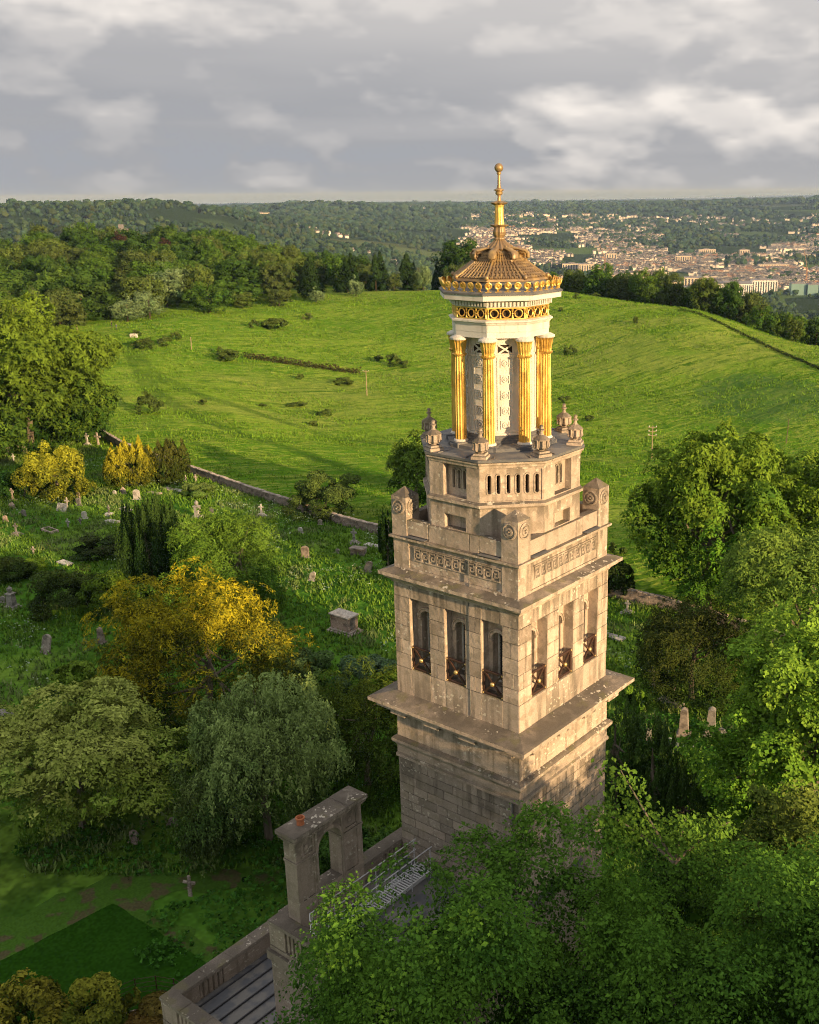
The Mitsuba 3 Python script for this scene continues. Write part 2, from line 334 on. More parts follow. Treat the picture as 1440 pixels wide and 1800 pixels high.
# drain pipe / lightning strip down the left face
tadd(TW+'__conductor_strip', MB().box(.72, .735, -2.975, -2.95, 17.2, 21.8).box(.72, .735, -2.93, -2.9, 22.3, 23.4).mesh(), 'lead')
tadd(TW+'__drain_pipe', tube([[2.72, -3.06, 9.5], [2.72, -3.06, 14.3]], .035, 8), 'lead')
tadd(TW+'__cornice', loft([(2.9, 21.72), (2.99, 21.74), (3.01, 21.80), (3.08, 21.86), (3.20, 21.95), (3.24, 22.05), (3.35, 22.07), (3.35, 22.2), (3.30, 22.22), (2.88, 22.33)]), uv=(.55, .2))
# attic with sunk panels and Greek key
at = man_box(-2.9, 2.9, -2.9, 2.9, 22.25, 23.48)
for k in range(4): at = at - man_box(-2.15, 2.2, -3.2, -2.855, 22.42, 23.44).rotate([0, 0, 90*k])
tadd(TW+'__attic', (at.to_mesh().vert_properties[:, :3], at.to_mesh().tri_verts), uv=(.5, .25))
tadd(TW+'__attic__top_moulding', loft([(2.9, 23.44), (2.98, 23.5), (3.02, 23.53), (3.02, 23.61), (2.5, 23.66)]), uv=(.55, .3))
for k in range(4):
    g = MB(); n = 11; x0, x1, z0, z1 = -1.90, 2.12, 22.80, 23.24; u = (x1-x0)/n; t = u/9.0; ya, yb = -2.893, -2.85
    hz = (z1-z0)/8.0
    g.box(x0-t, x1+t, ya-.006, yb, z1, z1+hz*.9).box(x0-t, x1+t, ya-.006, yb, z0-hz*.9, z0)
    for i in range(n):
        o = x0+i*u; X_ = lambda a: o+a*t
        def hb(a, b, r): g.box(X_(a), X_(b), ya, yb, z0+r*hz, z0+(r+1)*hz)
        def vb(a, r0, r1): g.box(X_(a), X_(a+1), ya+.001, yb, z0+r0*hz, z0+r1*hz)
        vb(0, 0, 8); hb(1, 7, 6.4); vb(6.4, 2.2, 6.5); hb(2.2, 6.4, 1.6); vb(2.2, 2.2, 5.0); hb(3.2, 5, 4.0); vb(8, 0, 6.6)
    tadd(num(TW+'__attic__frieze_ground'), facem(MB().box(x0, x1, -2.859, -2.845, z0, z1).mesh(), k), uv=(.08, 1.0))  # dark plate behind the key pattern: recess shade put into its colour
    tadd(num(TW+'__attic__meander_frieze'), facem(g.mesh(), k), uv=(.45, .3))
# corner pillars with round bosses, parapet between
def disc_ring(cx, cz, prof, y, n=18):
    """concentric rings about the -y axis: prof is (radius, depth out of the face)"""
    a = np.arange(n)*2*math.pi/n; v = [[cx+r*math.cos(t), y-d, cz+r*math.sin(t)] for r, d in prof for t in a]; f = []
    for i in range(len(prof)-1):
        for j in range(n):
            p, q = i*n+j, i*n+(j+1) % n; f += [[p, q, q+n], [p, q+n, p+n]]
    b = (len(prof)-1)*n
    for j in range(1, n-1): f.append([b, b+j, b+j+1])
    return np.array(v), np.array(f)
BOSS = [(.30, 0), (.30, .035), (.25, .05), (.22, .012), (.17, .012), (.15, .055), (.09, .06), (.07, .02), (.045, .03), (.03, .09), (.001, .095)]
for sx in (-1, 1):
    for sy in (-1, 1):
        P = num(TW+'__corner_pillar'); c = 2.56
        tadd(P, loft([(.36, 23.62), (.36, 25.10), (.36, 25.12), (.02, 25.44)], cx=sx*c, cy=sy*c), uv=(.5, .35))
        for k in range(4):
            m = disc_ring(0, 24.74, BOSS, -.36)
            tadd(num(P+'__boss'), tri((facem(m, k)[0]+[sx*c, sy*c, 0], m[1])), uv=(.42, .4), smooth=50)
for k in range(4):
    for a0, a1 in ((-2.2, -1.19), (-1.18, .74), (.75, 1.17), (1.18, 2.2)):
        z0 = 23.71 if abs(a0+a1) > 2.5 else 23.62
        b = MB().box(a0+.006, a1-.006, -2.88+rng.uniform(0, .01), -2.55, z0, 24.28+rng.uniform(-.02, .02), .012)
        tadd(num(TW+'__parapet_block'), facem(b.mesh(), k), uv=(rng.uniform(.4, .6), .45))
    for c in (-1.7, 1.7):
        tadd(num(TW+'__drain_lip'), facem(MB().box(c-.47, c+.47, -3.05, -2.6, 23.655, 23.68).mesh(), k), 'lead')
# octagonal stage
O = TW+'__octagon_stage'; h8 = 2.75; t8 = math.tan(math.pi/8)
oc = loft([(h8, 23.6), (h8, 26.75)], 8); oc = Manifold.hull_points(np.array(oc[0]))
oc = oc - Manifold.hull_points(np.array(loft([(2.2, 25.5), (2.2, 27)], 8)[0]))
def rot_k(m, k): return m.rotate([0, 0, 45*k])
for k in range(8):
    if k % 2 == 0:      # square-on faces: a deep sunk panel above a small opening
        oc = oc - rot_k(man_box(-.5, .56, -3, -2.47, 25.5, 26.7), k) - rot_k(man_box(-.48, .5, -3, -2.45, 24.3, 24.82), k)
    else:
        oc = oc - rot_k(man_box(-1.0, 1.06, -3, -2.71, 25.5, 26.62), k)
def slot(c, hw, z0, z1, y0, y1):
    th = np.linspace(0, math.pi, 9)
    pts = [(c+hw*math.cos(t), z1-hw+hw*math.sin(t)) for t in th]+[(c-hw*math.cos(t), z0+hw-hw*math.sin(t)) for t in th]
    return CrossSection([pts]).extrude(y1-y0).rotate([90, 0, 0]).translate([0, y1, 0])
SL = {0: (-.22, .02, .27), 1: (-.79, -.47, -.12, .22, .54, .89)}
for k in range(8):
    for c in SL[k % 2]: oc = oc - rot_k(slot(c if k % 2 else c, .066, 25.76, 26.44, -2.9, -2.1), k)
tadd(O, (oc.to_mesh().vert_properties[:, :3], oc.to_mesh().tri_verts), uv=(.55, .2))
tadd(O+'__lower_moulding', loft([(h8, 25.22), (2.80, 25.27), (2.86, 25.30), (2.86, 25.40), (2.79, 25.44), (h8, 25.47)], 8), uv=(.5, .35))
tadd(O+'__upper_moulding', loft([(h8-.03, 26.66), (2.78, 26.70), (2.80, 26.78), (2.86, 26.84), (2.87, 26.9)], 8), uv=(.55, .2))
for k in range(8):
    base = -2.71 if k % 2 else -2.47
    for c in SL[k % 2]:
        th = np.linspace(0, math.pi, 9); pts = []
        loopo = [(c+.115*math.cos(t), 26.374+.115*math.sin(t)) for t in th]+[(c-.115*math.cos(t), 25.826-.115*math.sin(t)) for t in th]
        loopi = [(c+.066*math.cos(t), 26.374+.066*math.sin(t)) for t in th]+[(c-.066*math.cos(t), 25.826-.066*math.sin(t)) for t in th]
        n = len(loopo); v = [[x, base-.0, z] for x, z in loopo]+[[x, base-.035, z] for x, z in [((a*.8+b*.2), (e*.8+g*.2)) for (a, e), (b, g) in zip(loopo, loopi)]]+[[x, base-.03, z] for x, z in loopi]+[[x, base+.02, z] for x, z in loopi]
        f = [[r*n+i, r*n+(i+1) % n, (r+1)*n+(i+1) % n, (r+1)*n+i] for r in range(3) for i in range(n)]
        m = tri((np.array(v), np.array(f))); M = rotz(k*math.pi/4)
        tadd(num(O+'__slot_frame'), (m[0]@M.T, m[1]), uv=(.6, .15))
tadd(TW+'__roof_deck', loft([(2.84, 26.9), (2.90, 26.93), (2.90, 27.02), (2.25, 27.06)], 8), 'lead')
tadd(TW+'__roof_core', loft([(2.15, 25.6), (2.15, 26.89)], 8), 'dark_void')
tadd(TW+'__roof_deck__joint', (lambda g: [g.put(*xf(boxm(-.006, .006, -2.905, -2.3, 27.02, 27.065), rotz(k*math.pi/4+d))) for k in range(8) for d in (-.22, .22)] and g)(MB()).mesh(), 'lead')
# stone lanterns on the corners
UR = [(.13, .16), (.15, .2), (.12, .22), (.12, .24)]
for k in range(8):
    a = -math.pi/2+math.pi/8+k*math.pi/4; R_ = 2.78; cx, cy = R_*math.cos(a), R_*math.sin(a)
    U_ = num(TW+'__urn'); rz = a+math.pi/2
    b = MB().add(tri(loft([(.27, 27.03), (.27, 27.13), (.22, 27.16), (.20, 27.22)], 4)))
    b.add(tri(loft([(.10, 27.22), (.14, 27.27), (.19, 27.33), (.2, 27.37), (.2, 27.58), (.19, 27.6)], 8)))
    tadd(U_, move(b.mesh(), cx, cy, 0, rz), uv=(.45, .3))
    rf = tri(lathe([(.26, 27.6), (.27, 27.63), (.17, 27.72), (.08, 27.78), (.055, 27.84), (.05, 27.9), (.09, 27.93), (.1, 27.96), (.05, 27.99), (.06, 28.05), (.075, 28.08), (.03, 28.12)], 16, mod=lambda t: 1+.10*np.abs(np.cos(4*t))))
    tadd(U_+'__cap', move(rf, cx, cy, 0, rz), uv=(.45, .35))
    for j in range(8):
        t = j*math.pi/4+math.pi/8
        m = tube([[.20*math.cos(t), .20*math.sin(t), 27.3], [.27*math.cos(t), .27*math.sin(t), 27.36], [.25*math.cos(t), .25*math.sin(t), 27.5], [.26*math.cos(t), .26*math.sin(t), 27.62]], .03, 5)
        tadd(num(U_+'__rib'), move(m, cx, cy, 0, rz), uv=(.5, .2))
# ---- the lantern
L = TW+'__lantern'
def ladd(key, m, bsdf, **k): return tadd(key, m, bsdf, **k)
st = MB().add(tri(loft([(1.95, 27.05), (1.95, 27.18), (1.55, 27.2)], 8))).add(tri(loft([(1.34, 27.18), (1.34, 27.34), (1.28, 27.36), (1.28, 27.5)], 8)))
ladd(L+'__plinth', st.mesh(), 'lead')
for k in range(8):
    a = math.pi/8+k*math.pi/4
    b = move(boxm(-.34, .34, -.36, .36, 27.05, 27.24, .02), 1.67*math.cos(a), 1.67*math.sin(a), 0, a)
    ladd(num(L+'__column_block'), b, 'lead')
ladd(L+'__core', loft([(1.26, 27.45), (1.26, 27.55), (1.2, 27.58), (1.2, 31.05)], 8), 'white_paint')
for k in range(8):
    M = rotz(k*math.pi/4); c = .03
    fr = MB()
    fr.box(-.498, -.40, -1.235, -1.19, 27.6, 31.0).box(.40, .498, -1.235, -1.19, 27.6, 31.0).box(-.40, .40, -1.233, -1.19, 30.28, 30.36).box(-.40, .40, -1.233, -1.19, 27.6, 27.66)
    fr.box(-.285, -.255, -1.23, -1.19, 27.66, 30.28).box(.255, .285, -1.23, -1.19, 27.66, 30.28)
    ladd(num(L+'__core__panel_frame'), xf(tri(fr.mesh()), M), 'white_paint')
    for z in (30.08, 29.50, 28.94, 28.37, 27.86):
        g = MB(); s = .165
        g.box(-s, s, -1.24, -1.19, z-s, z-s+.035).box(-s, s, -1.24, -1.19, z+s-.035, z+s).box(-s, -s+.035, -1.239, -1.19, z-s+.035, z+s-.035).box(s-.035, s, -1.239, -1.19, z-s+.035, z+s-.035)
        g.add(disc_ring(0, z, [(.11, 0), (.11, .05), (.08, .055), (.065, .01), (.045, .012), (.04, .06), (.001, .065)], -1.2, 14))
        ladd(num(L+'__core__rosette'), xf(g.mesh(), M), 'white_paint')
    ladd(num(L+'__core__vent'), xf(tri(boxm(-.25, .25, -1.212, -1.19, 30.40, 30.72)), M), 'dark_void')  # near-black plate on the wall, the shade of an opening as colour
    g = MB()
    for s in (1, -1):
        d = math.atan2(.32, .5*s); q = boxm(-.29, .29, -1.232, -1.205, -.03, .03)
        Mr = np.array([[math.cos(d), 0, -math.sin(d)], [0, 1, 0], [math.sin(d), 0, math.cos(d)]])
        g.put(np.array(q[0])@Mr.T+[0, .001*s, 30.56], q[1])
    g.box(-.36, .36, -1.23, -1.205, 30.72, 31.0).box(-.36, .36, -1.23, -1.205, 30.37, 30.42)
    ladd(num(L+'__core__vent_cross'), xf(tri(g.mesh()), M), 'white_paint')
for k in range(8):
    a = math.pi/8+k*math.pi/4; cx, cy = 1.67*math.cos(a), 1.67*math.sin(a)
    n = 112; mod = lambda t: 1.03-.15*np.abs(np.sin(7*t))**.6
    C_ = num(L+'__column')
    ladd(C_, tri(lathe([(.21, 27.27), (.205, 28.3), (.195, 29.4), (.18, 30.36)], n, cx, cy, mod)), 'gilding')
    ladd(C_+'__base', tri(lathe([(.25, 27.22), (.27, 27.25), (.25, 27.3), (.21, 27.32)], 24, cx, cy)), 'white_paint', smooth=40)
    leaf = lambda t: 1+.10*np.abs(np.cos(8*t))
    ladd(C_+'__collar', tri(lathe([(.19, 30.30), (.23, 30.34), (.245, 30.38), (.20, 30.40), (.20, 30.42)], 48, cx, cy, leaf)), 'gilding')
    ladd(C_+'__capital', tri(lathe([(.195, 30.40), (.20, 30.5), (.225, 30.62), (.25, 30.8), (.28, 30.88)], n, cx, cy, lambda t: 1+.07*np.cos(16*t))), 'gilding')
    ladd(C_+'__abacus', tri(lathe([(.25, 30.86), (.315, 30.89), (.325, 30.94), (.31, 30.97), (.16, 31.04)], 48, cx, cy, lambda t: 1+.035*np.abs(np.cos(8*t)))), 'white_paint')
ladd(L+'__entablature', loft([(1.52, 30.98), (1.65, 31.0), (1.65, 31.2), (1.665, 31.21), (1.665, 31.44), (1.70, 31.47), (1.72, 31.52), (1.78, 31.55), (1.78, 31.6), (1.6, 31.64)], 8), 'white_paint')
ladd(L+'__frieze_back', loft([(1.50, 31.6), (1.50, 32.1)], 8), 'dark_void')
def annulus(cx, cz, r0, r1, y0, y1, n=20):
    a = np.arange(n)*2*math.pi/n; v, f = [], []
    for r, y in ((r0, y1), (r0, y0), ((r0+r1)/2, y0-.012), (r1, y0), (r1, y1)): v += [[cx+r*math.cos(t), y, cz+r*math.sin(t)] for t in a]
    for i in range(4):
        for j in range(n): p, q = i*n+j, i*n+(j+1) % n; f += [[p, p+n, q+n], [p, q+n, q]]
    return np.array(v), np.array(f)
for k in range(8):
    M = rotz(k*math.pi/4); w8 = 1.64*t8
    g = MB().box(-w8, w8, -1.645, -1.61, 31.64, 31.68).box(-w8, w8, -1.645, -1.61, 32.0, 32.04)
    ladd(num(L+'__frieze_rail'), xf(tri(g.mesh()), M), 'gilding')
    for x in (-.42, 0, .42): ladd(num(L+'__frieze_ring'), xf(annulus(x, 31.84, .115, .155, -1.65, -1.61), M), 'gilding', smooth=45)
    for x in (-.63, -.21, .21, .63):
        g = MB().add(tri(tube([[x, -1.63, 31.68], [x, -1.63, 31.84], [x, -1.63, 32.0]], [.042, .014, .042], 8)))
        s = trimesh.creation.icosphere(1, .035); g.put(s.vertices+[x, -1.64, 31.84], s.faces)
        ladd(num(L+'__frieze_baluster'), xf(g.mesh(), M), 'gilding')
ladd(L+'__bed_mould', loft([(1.6, 32.03), (1.66, 32.05), (1.66, 32.24), (1.8, 32.26)], 8), 'white_paint')
for k in range(8):
    M = rotz(k*math.pi/4)
    for i in range(11):
        x = -.66+i*.132; ladd(num(L+'__dentil'), xf(tri(boxm(x-.036, x+.036, -1.755, -1.65, 32.09, 32.235)), M), 'white_paint')
ladd(L+'__cornice', loft([(1.62, 32.24), (1.86, 32.26), (1.93, 32.29), (2.05, 32.30), (2.05, 32.45), (2.08, 32.48), (2.0, 32.485)], 8), 'white_paint')
ladd(L+'__gutter_slope', loft([(2.02, 32.46), (2.10, 32.49), (2.10, 32.55), (1.97, 32.62), (1.6, 32.72), (1.5, 32.95)], 8), 'lead')
for k in range(8):
    M = rotz(k*math.pi/4)
    for i in range(5):
        x = (-.664+i*.332)
        g = MB().add(annulus(x, 32.80, .075, .125, -.02, .035, 18)).add(disc_ring(x, 32.80, [(.1, -.03), (.1, 0), (.05, .008), (.045, .03), (.001, .04)], 0, 14))
        for q in range(6):
            t = q*math.pi/3; g.add(tri(tube([[x, -.01, 32.8], [x+.1*math.cos(t), -.02, 32.8+.1*math.sin(t)]], .012, 4)))
        g.box(x-.035, x+.035, -.015, .03, 32.6, 32.69).box(x-.11, x+.11, -.02, .035, 32.575, 32.615)
        m = g.mesh(); v = np.array(m[0]); v[:, 1] -= 2.0 + (v[:, 2]-32.6)*.28
        ladd(num(L+'__antefix'), xf((v, m[1]), M), 'gilding')
RP = [(1.62, 32.9), (1.60, 32.97), (1.22, 33.24), (.86, 33.52), (.55, 33.8), (.40, 34.0)]
ladd(L+'__roof', loft(RP, 8), 'old_gilding')
def rh(h): return np.interp(h, [p[0] for p in RP[::-1]][0:5], [p[1] for p in RP[::-1]][0:5])
g = MB()
for k in range(8):
    M = rotz(k*math.pi/4)
    rows = 9; hs = np.linspace(1.57, .55, rows+1)
    for r in range(rows):
        h0, h1 = hs[r], hs[r+1]; ncol = 8
        for i in range(ncol):
            s0, s1 = h0*t8*.93, h1*t8*.93; u0, u1 = (i-(r % 2)*.5)/ncol*2-1, (i+1-(r % 2)*.5)/ncol*2-1
            u0, u1 = max(-1, u0), min(1, u1); um = (u0+u1)/2
            z0, z1 = rh(h0), rh(h1)
            v = np.array([[um*s0, -h0-.035, z0+.02], [u0*(s0+s1)/2, -(h0+h1)/2-.012, (z0+z1)/2+.012], [u0*s1, -h1, z1+.005], [u1*s1, -h1, z1+.005], [u1*(s0+s1)/2, -(h0+h1)/2-.012, (z0+z1)/2+.012], [um*(s0+s1)/2, -(h0+h1)/2-.045, (z0+z1)/2+.04]])
            g.put(v@M.T, np.array([[0, 4, 5], [0, 5, 1], [1, 5, 2], [5, 3, 2], [5, 4, 3]])[:, ::-1][:, [0, 2, 1]])
for k in range(8):
    for u in np.linspace(-.75, .75, 7):
        pts = [(u*h*t8, -h-.012, rh(h)+.032) for h in (1.58, 1.22, .86, .56)]; ladd(num(L+'__roof__rib'), xf(tri(tube(pts, [.026, .024, .02, .015], 6)), rotz(k*math.pi/4)), 'old_gilding', smooth=40)
ladd(L+'__roof__scale_tiles', g.mesh(), 'old_gilding'); labels[L+'__roof__scale_tiles'] = {'kind': 'stuff'}
for k in range(8):
    a = math.pi/8+k*math.pi/4; kk = 1/math.cos(math.pi/8)
    pts = [[h*kk*math.cos(a), h*kk*math.sin(a), z+.03] for h, z in RP[1:]]
    ladd(num(L+'__roof__hip_roll'), tri(tube(pts, [.04, .04, .036, .032, .03], 8)), 'old_gilding', smooth=40)
    hb = 1.6*kk; s = trimesh.creation.icosphere(2, .075); ladd(num(L+'__roof__hip_knob'), (s.vertices*[1, 1, 1.2]+[hb*math.cos(a), hb*math.sin(a), 33.03], s.faces), 'old_gilding', smooth=True)
    # scrolled bracket at the head of each hip
    pr = []
    for t in np.linspace(0, 1, 22):
        if t < .45:
            q = t/.45; pr.append((.36+.50*q, 34.02+.04*math.sin(q*math.pi)-.06*q))
        else:
            q = (t-.45)/.55; an = math.pi/2-q*2*math.pi*1.35; R_ = .19*(1-.62*q); pr.append((.88+R_*math.cos(an)-.0, 33.79+R_*math.sin(an)))
    pts = [[r*math.cos(a), r*math.sin(a), z-.1] for r, z in pr]
    m = tri(tube(pts, .055, 8)); tn = np.array([-math.sin(a), math.cos(a), 0]); v = np.array(m[0]); v = v+np.outer((v@tn)*1.3, tn)
    gg = MB().add((v, m[1]))
    s = trimesh.creation.icosphere(1, .075); gg.put(s.vertices+[.88*math.cos(a), .88*math.sin(a), 33.69], s.faces)
    gg.add(tri(tube([[.95*math.cos(a), .95*math.sin(a), 33.6], [.93*math.cos(a), .93*math.sin(a), 33.45], [.99*math.cos(a), .99*math.sin(a), 33.40]], [.05, .06, .02], 6)))
    ladd(num(L+'__scroll_bracket'), gg.mesh(), 'old_gilding', smooth=45)
flute = lambda t: 1+.13*np.abs(np.cos(4*t))
ladd(L+'__spire_skirt', tri(lathe([(.50, 33.88), (.52, 33.92), (.36, 34.05), (.24, 34.15), (.17, 34.22)], 64, mod=lambda t: 1+.09*np.cos(16*t))), 'old_gilding')
ladd(L+'__spire_vase', tri(lathe([(.15, 34.2), (.2, 34.24), (.19, 34.28), (.16, 34.31), (.2, 34.38), (.215, 34.48), (.19, 34.6), (.18, 34.64), (.28, 34.68), (.31, 34.72), (.2, 34.74)], 48, mod=lambda t: 1+.07*np.cos(8*t))), 'old_gilding')
ladd(L+'__spire_shaft', tri(lathe([(.17, 34.72), (.155, 34.9), (.145, 35.3), (.16, 35.4)], 64, mod=lambda t: 1+.14*np.sqrt(np.abs(np.sin(4*t)))-.08)), 'gilding')
ladd(L+'__spire_collar', tri(lathe([(.16, 35.38), (.26, 35.43), (.29, 35.46), (.2, 35.49), (.07, 35.53)], 48, mod=lambda t: 1+.08*np.cos(8*t))), 'old_gilding')
ladd(L+'__finial', tri(lathe([(.07, 35.5), (.055, 35.65), (.06, 35.7), (.12, 35.74), (.13, 35.82), (.1, 35.84), (.18, 35.87), (.18, 35.89), (.08, 35.94), (.055, 36.05), (.045, 36.38), (.08, 36.42), (.08, 36.45), (.05, 36.48)], 20)), 'old_gilding', smooth=40)
s = trimesh.creation.icosphere(3, .152); ladd(L+'__finial__ball', (s.vertices+[0, 0, 36.61], s.faces), 'old_gilding', smooth=True)

# ---------------------------------------------------------------- ground
def wall_side(x, y): return (y-119+.889*(x+60))      # > 0: the field beyond the churchyard wall
def seg_d(p, pts):
    d = mi.Float(1e9)
    for (x0, y0), (x1, y1) in zip(pts, pts[1:]):
        ex, ey = x1-x0, y1-y0; t = dr.clip(((p.x-x0)*ex+(p.y-y0)*ey)/(ex*ex+ey*ey), 0, 1)
        d = dr.minimum(d, dr.sqrt((p.x-x0-t*ex)**2+(p.y-y0-t*ey)**2))
    return d
TR1 = [(-104, 256), (-91, 223), (-74, 184), (-60, 160), (-46.5, 144), (-32, 129), (-16, 106)]
TR2 = [(-104, 256), (-86, 217), (-68, 188), (-53, 175), (-31, 159), (0, 140)]
TR3 = [(40, 160), (47, 170), (55, 183), (63, 192), (74, 202), (95, 212)]
TR4 = [(-118, 290), (-87, 322), (-74, 345), (-52, 362), (-15, 372)]
def ground_col(p, n, uv):
    a = fbm(p.x*.045+3, p.y*.045, 0, 4); b = fbm(p.x*.35+1, p.y*.22, 0, 4); c3 = fbm(p.x*1.6, p.y*1.6, 0, 3); hf = noise(p.x*5, p.y*5)
    field = mix((.082, .185, .014), (.140, .24, .024), smoothstep(.36, .66, a))
    field = mix(field, (.19, .26, .045), .45*smoothstep(.52, .72, b)); field = mix(field, (.05, .10, .014), .6*smoothstep(.56, .72, c3)*smoothstep(.35, .6, b))
    field = mix(field, (.24, .25, .07), .35*smoothstep(.56, .70, fbm(p.x*.02+9, p.y*.035, 0, 3)))
    su, sv = p.x*.78+p.y*.62, p.y*.78-p.x*.62
    st = fbm(su*.10+4*a, sv*1.1, 2, 4); st2 = fbm(su*.5, sv*2.6+3*b, 7, 3)
    field = mix(field, (.055, .125, .010), .9*smoothstep(.50, .66, st)*(.35+b)); field = mix(field, (.24, .30, .05), .75*smoothstep(.52, .68, st2))
    w = fbm(p.x*.12, p.y*.12, 5, 3)*3
    tr = dr.minimum(seg_d(p, TR1), seg_d(p, TR2)); rut = smoothstep(1.9, .5, dr.abs(tr+w*.4-1.4))
    rut = dr.maximum(rut, smoothstep(1.4, .4, dr.abs(seg_d(p, TR3)-.9))); rut = dr.maximum(rut, .6*smoothstep(4.0, 1.0, seg_d(p, TR4)))
    field = mix(field, (.04, .095, .012), .55*rut*(.55+b))
    e = ((p.x-61)/15)**2+((p.y-204)/26)**2
    field = mix(field, (.055, .12, .035), .5*smoothstep(1.15, .8, e+1.2*(b-.5)))
    yard = mix((.062, .162, .018), (.125, .225, .03), smoothstep(.35, .65, fbm(p.x*.13+5, p.y*.13, 0, 4)))
    yard = mix(yard, (.028, .07, .010), .7*smoothstep(.5, .7, fbm(p.x*.7, p.y*.7, 3, 3)))
    s = wall_side(p.x, p.y)
    near = mix(yard, field, smoothstep(-1.5, .5, s))
    dcam = dr.sqrt(p.x**2+(p.y+38)**2)
    f1 = fbm(p.x*.0016+4, p.y*.0016, 0, 4); f2, f3, fid = voronoi(p.x*.0032, p.y*.0032)
    far = mix((.028, .046, .02), (.075, .12, .035), smoothstep(.45, .55, fid)*smoothstep(.4, .55, f1))
    far = mix(far, (.10, .115, .05), .5*smoothstep(.75, .85, fid))
    far = mix(far, (.018, .03, .026), .95*smoothstep(6000, 9000, dcam))  # far ground darkened and blued with camera distance, haze tone put into colour
    r = mix(near, far, smoothstep(480, 640, dcam))
    return r*(.78+.44*hf)
def ground_bump(p, n, uv): return fbm(p.x*1.1, p.y*1.1, 0, 4)
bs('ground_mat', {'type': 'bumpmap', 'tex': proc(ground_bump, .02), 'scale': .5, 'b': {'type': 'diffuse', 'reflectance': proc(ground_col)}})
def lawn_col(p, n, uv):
    st = fbm(p.x*.8, p.y*.8, 0, 3); return mix((.013, .050, .004), (.020, .066, .006), st)*(.75+.5*noise(p.x*9, p.y*9))  # albedo lowered: the shade lying on the lawn is put into the colour
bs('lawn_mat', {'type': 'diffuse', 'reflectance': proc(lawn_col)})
def dirt_col(p, n, uv):
    a = fbm(p.x*.9+2, p.y*.9, 0, 4); return mix(mix((.088, .085, .042), (.066, .066, .03), a), (.05, .115, .016), smoothstep(.28, .46, fbm(p.x*1.7, p.y*1.7, 4, 4)))*(.8+.4*noise(p.x*12, p.y*12))
bs('dirt_mat', {'type': 'diffuse', 'reflectance': proc(dirt_col)})
def grid_ground():
    an = np.unique(np.concatenate([np.linspace(-180, -42, 40), np.linspace(-42, 30, 330), np.linspace(30, 180, 40)]))[:-1]
    ds = np.concatenate([[0.5], np.geomspace(4, 60, 40), np.geomspace(61.5, 700, 230), np.geomspace(712, 45000, 150)])
    A, Dd = np.meshgrid(np.radians(an), ds); x, y = Dd*np.sin(A), Dd*np.cos(A)-37.784
    z = gz(x, y)
    bumpy = (meshkit.fbm(np.stack([x*.09, y*.09, 0*x], -1), 4, 3)-.5)*1.1*np.clip((wall_side(x, y))/25, 0, 1)*np.clip((600-Dd)/200, 0, 1)
    z = z+bumpy
    n = len(an); f = []
    i, j = np.meshgrid(np.arange(len(ds)-1), np.arange(n), indexing='ij'); a0 = i*n+j; a1 = i*n+(j+1) % n
    F = np.concatenate([np.stack([a0, a1, a1+n], -1).reshape(-1, 3), np.stack([a0, a1+n, a0+n], -1).reshape(-1, 3)])
    return np.stack([x, y, z], -1).reshape(-1, 3), F
gm = grid_ground()
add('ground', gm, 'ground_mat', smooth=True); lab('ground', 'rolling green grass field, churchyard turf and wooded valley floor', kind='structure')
def sheet(poly, z, res=.5, jag=.0, seed=1):
    import shapely
    P = shapely.Polygon(poly)
    if jag:
        P = P.buffer(0); P = max(getattr(P, 'geoms', [P]), key=lambda q: q.area); q = P.segmentize(.4); c = np.array(q.exterior.coords)[:-1]
        c = c+(np.stack([meshkit.noise(np.c_[c*1.3, 0*c[:, 0]], seed), meshkit.noise(np.c_[c*1.3, 0*c[:, 0]], seed+1)], 1)-.5)*jag
        P = shapely.Polygon(c).buffer(0)
        P = max(getattr(P, 'geoms', [P]), key=lambda q: q.area)
    v, f = trimesh.creation.triangulate_polygon(P, engine='earcut')
    v = np.c_[v, np.full(len(v), z)]
    m = trimesh.Trimesh(v, f); 
    if m.face_normals[:, 2].mean() < 0: m.invert()
    return np.array(m.vertices), np.array(m.faces)
add('dirt_path', sheet([(-19.8, 13), (-17, 12.2), (-14, 11.6), (-11, 11.8), (-11.5, 10.7), (-17.5, 10.0), (-18.8, 9.0), (-13.0, 4.4), (-11.5, 2.2), (-14.5, 2.4), (-20.5, 8.0), (-22.6, 6), (-32, -3), (-36, -1), (-27, 7.2), (-22, 11)], .03, jag=.9), 'dirt_mat')
lab('dirt_path', 'worn brown earth path round the edge of the dark lawn', kind='structure')
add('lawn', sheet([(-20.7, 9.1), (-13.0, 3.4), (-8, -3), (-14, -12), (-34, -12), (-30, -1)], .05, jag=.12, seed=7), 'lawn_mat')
lab('lawn', 'mown lawn with a sharp corner, its shade put into the dark colour', kind='structure')

# ---------------------------------------------------------------- lower building at the foot of the tower
BD = 'lower_building'
lab(BD, 'flat roofed stone building at the foot of the tower with parapets and lead roofs', 'building')
def badd(key, m, bsdf='stone', **k): return tadd(key, m, bsdf, **k)
badd(BD+'__main_wall', MB().box(-3.6, 3.2, -9.6, 1.5, -.5, 8.7).mesh(), uv=(.3, .75))
for (x0, x1, y0, y1) in ((-3.72, 3.3, -9.72, -9.55), (-3.72, -3.55, -9.55, 1.5)):
    badd(num(BD+'__string_course'), MB().box(x0, x1, y0, y1, 8.7, 9.12, .03).mesh(), uv=(.2, .9))
badd(BD+'__upper_wall', MB().box(-3.6, 3.2, -9.6, 1.5, 8.71, 9.2).mesh(), uv=(.3, .8))
badd(BD+'__upper_roof', MB().box(-3.2, 3.0, -9.2, 1.4, 9.2, 9.62).mesh(), 'lead')
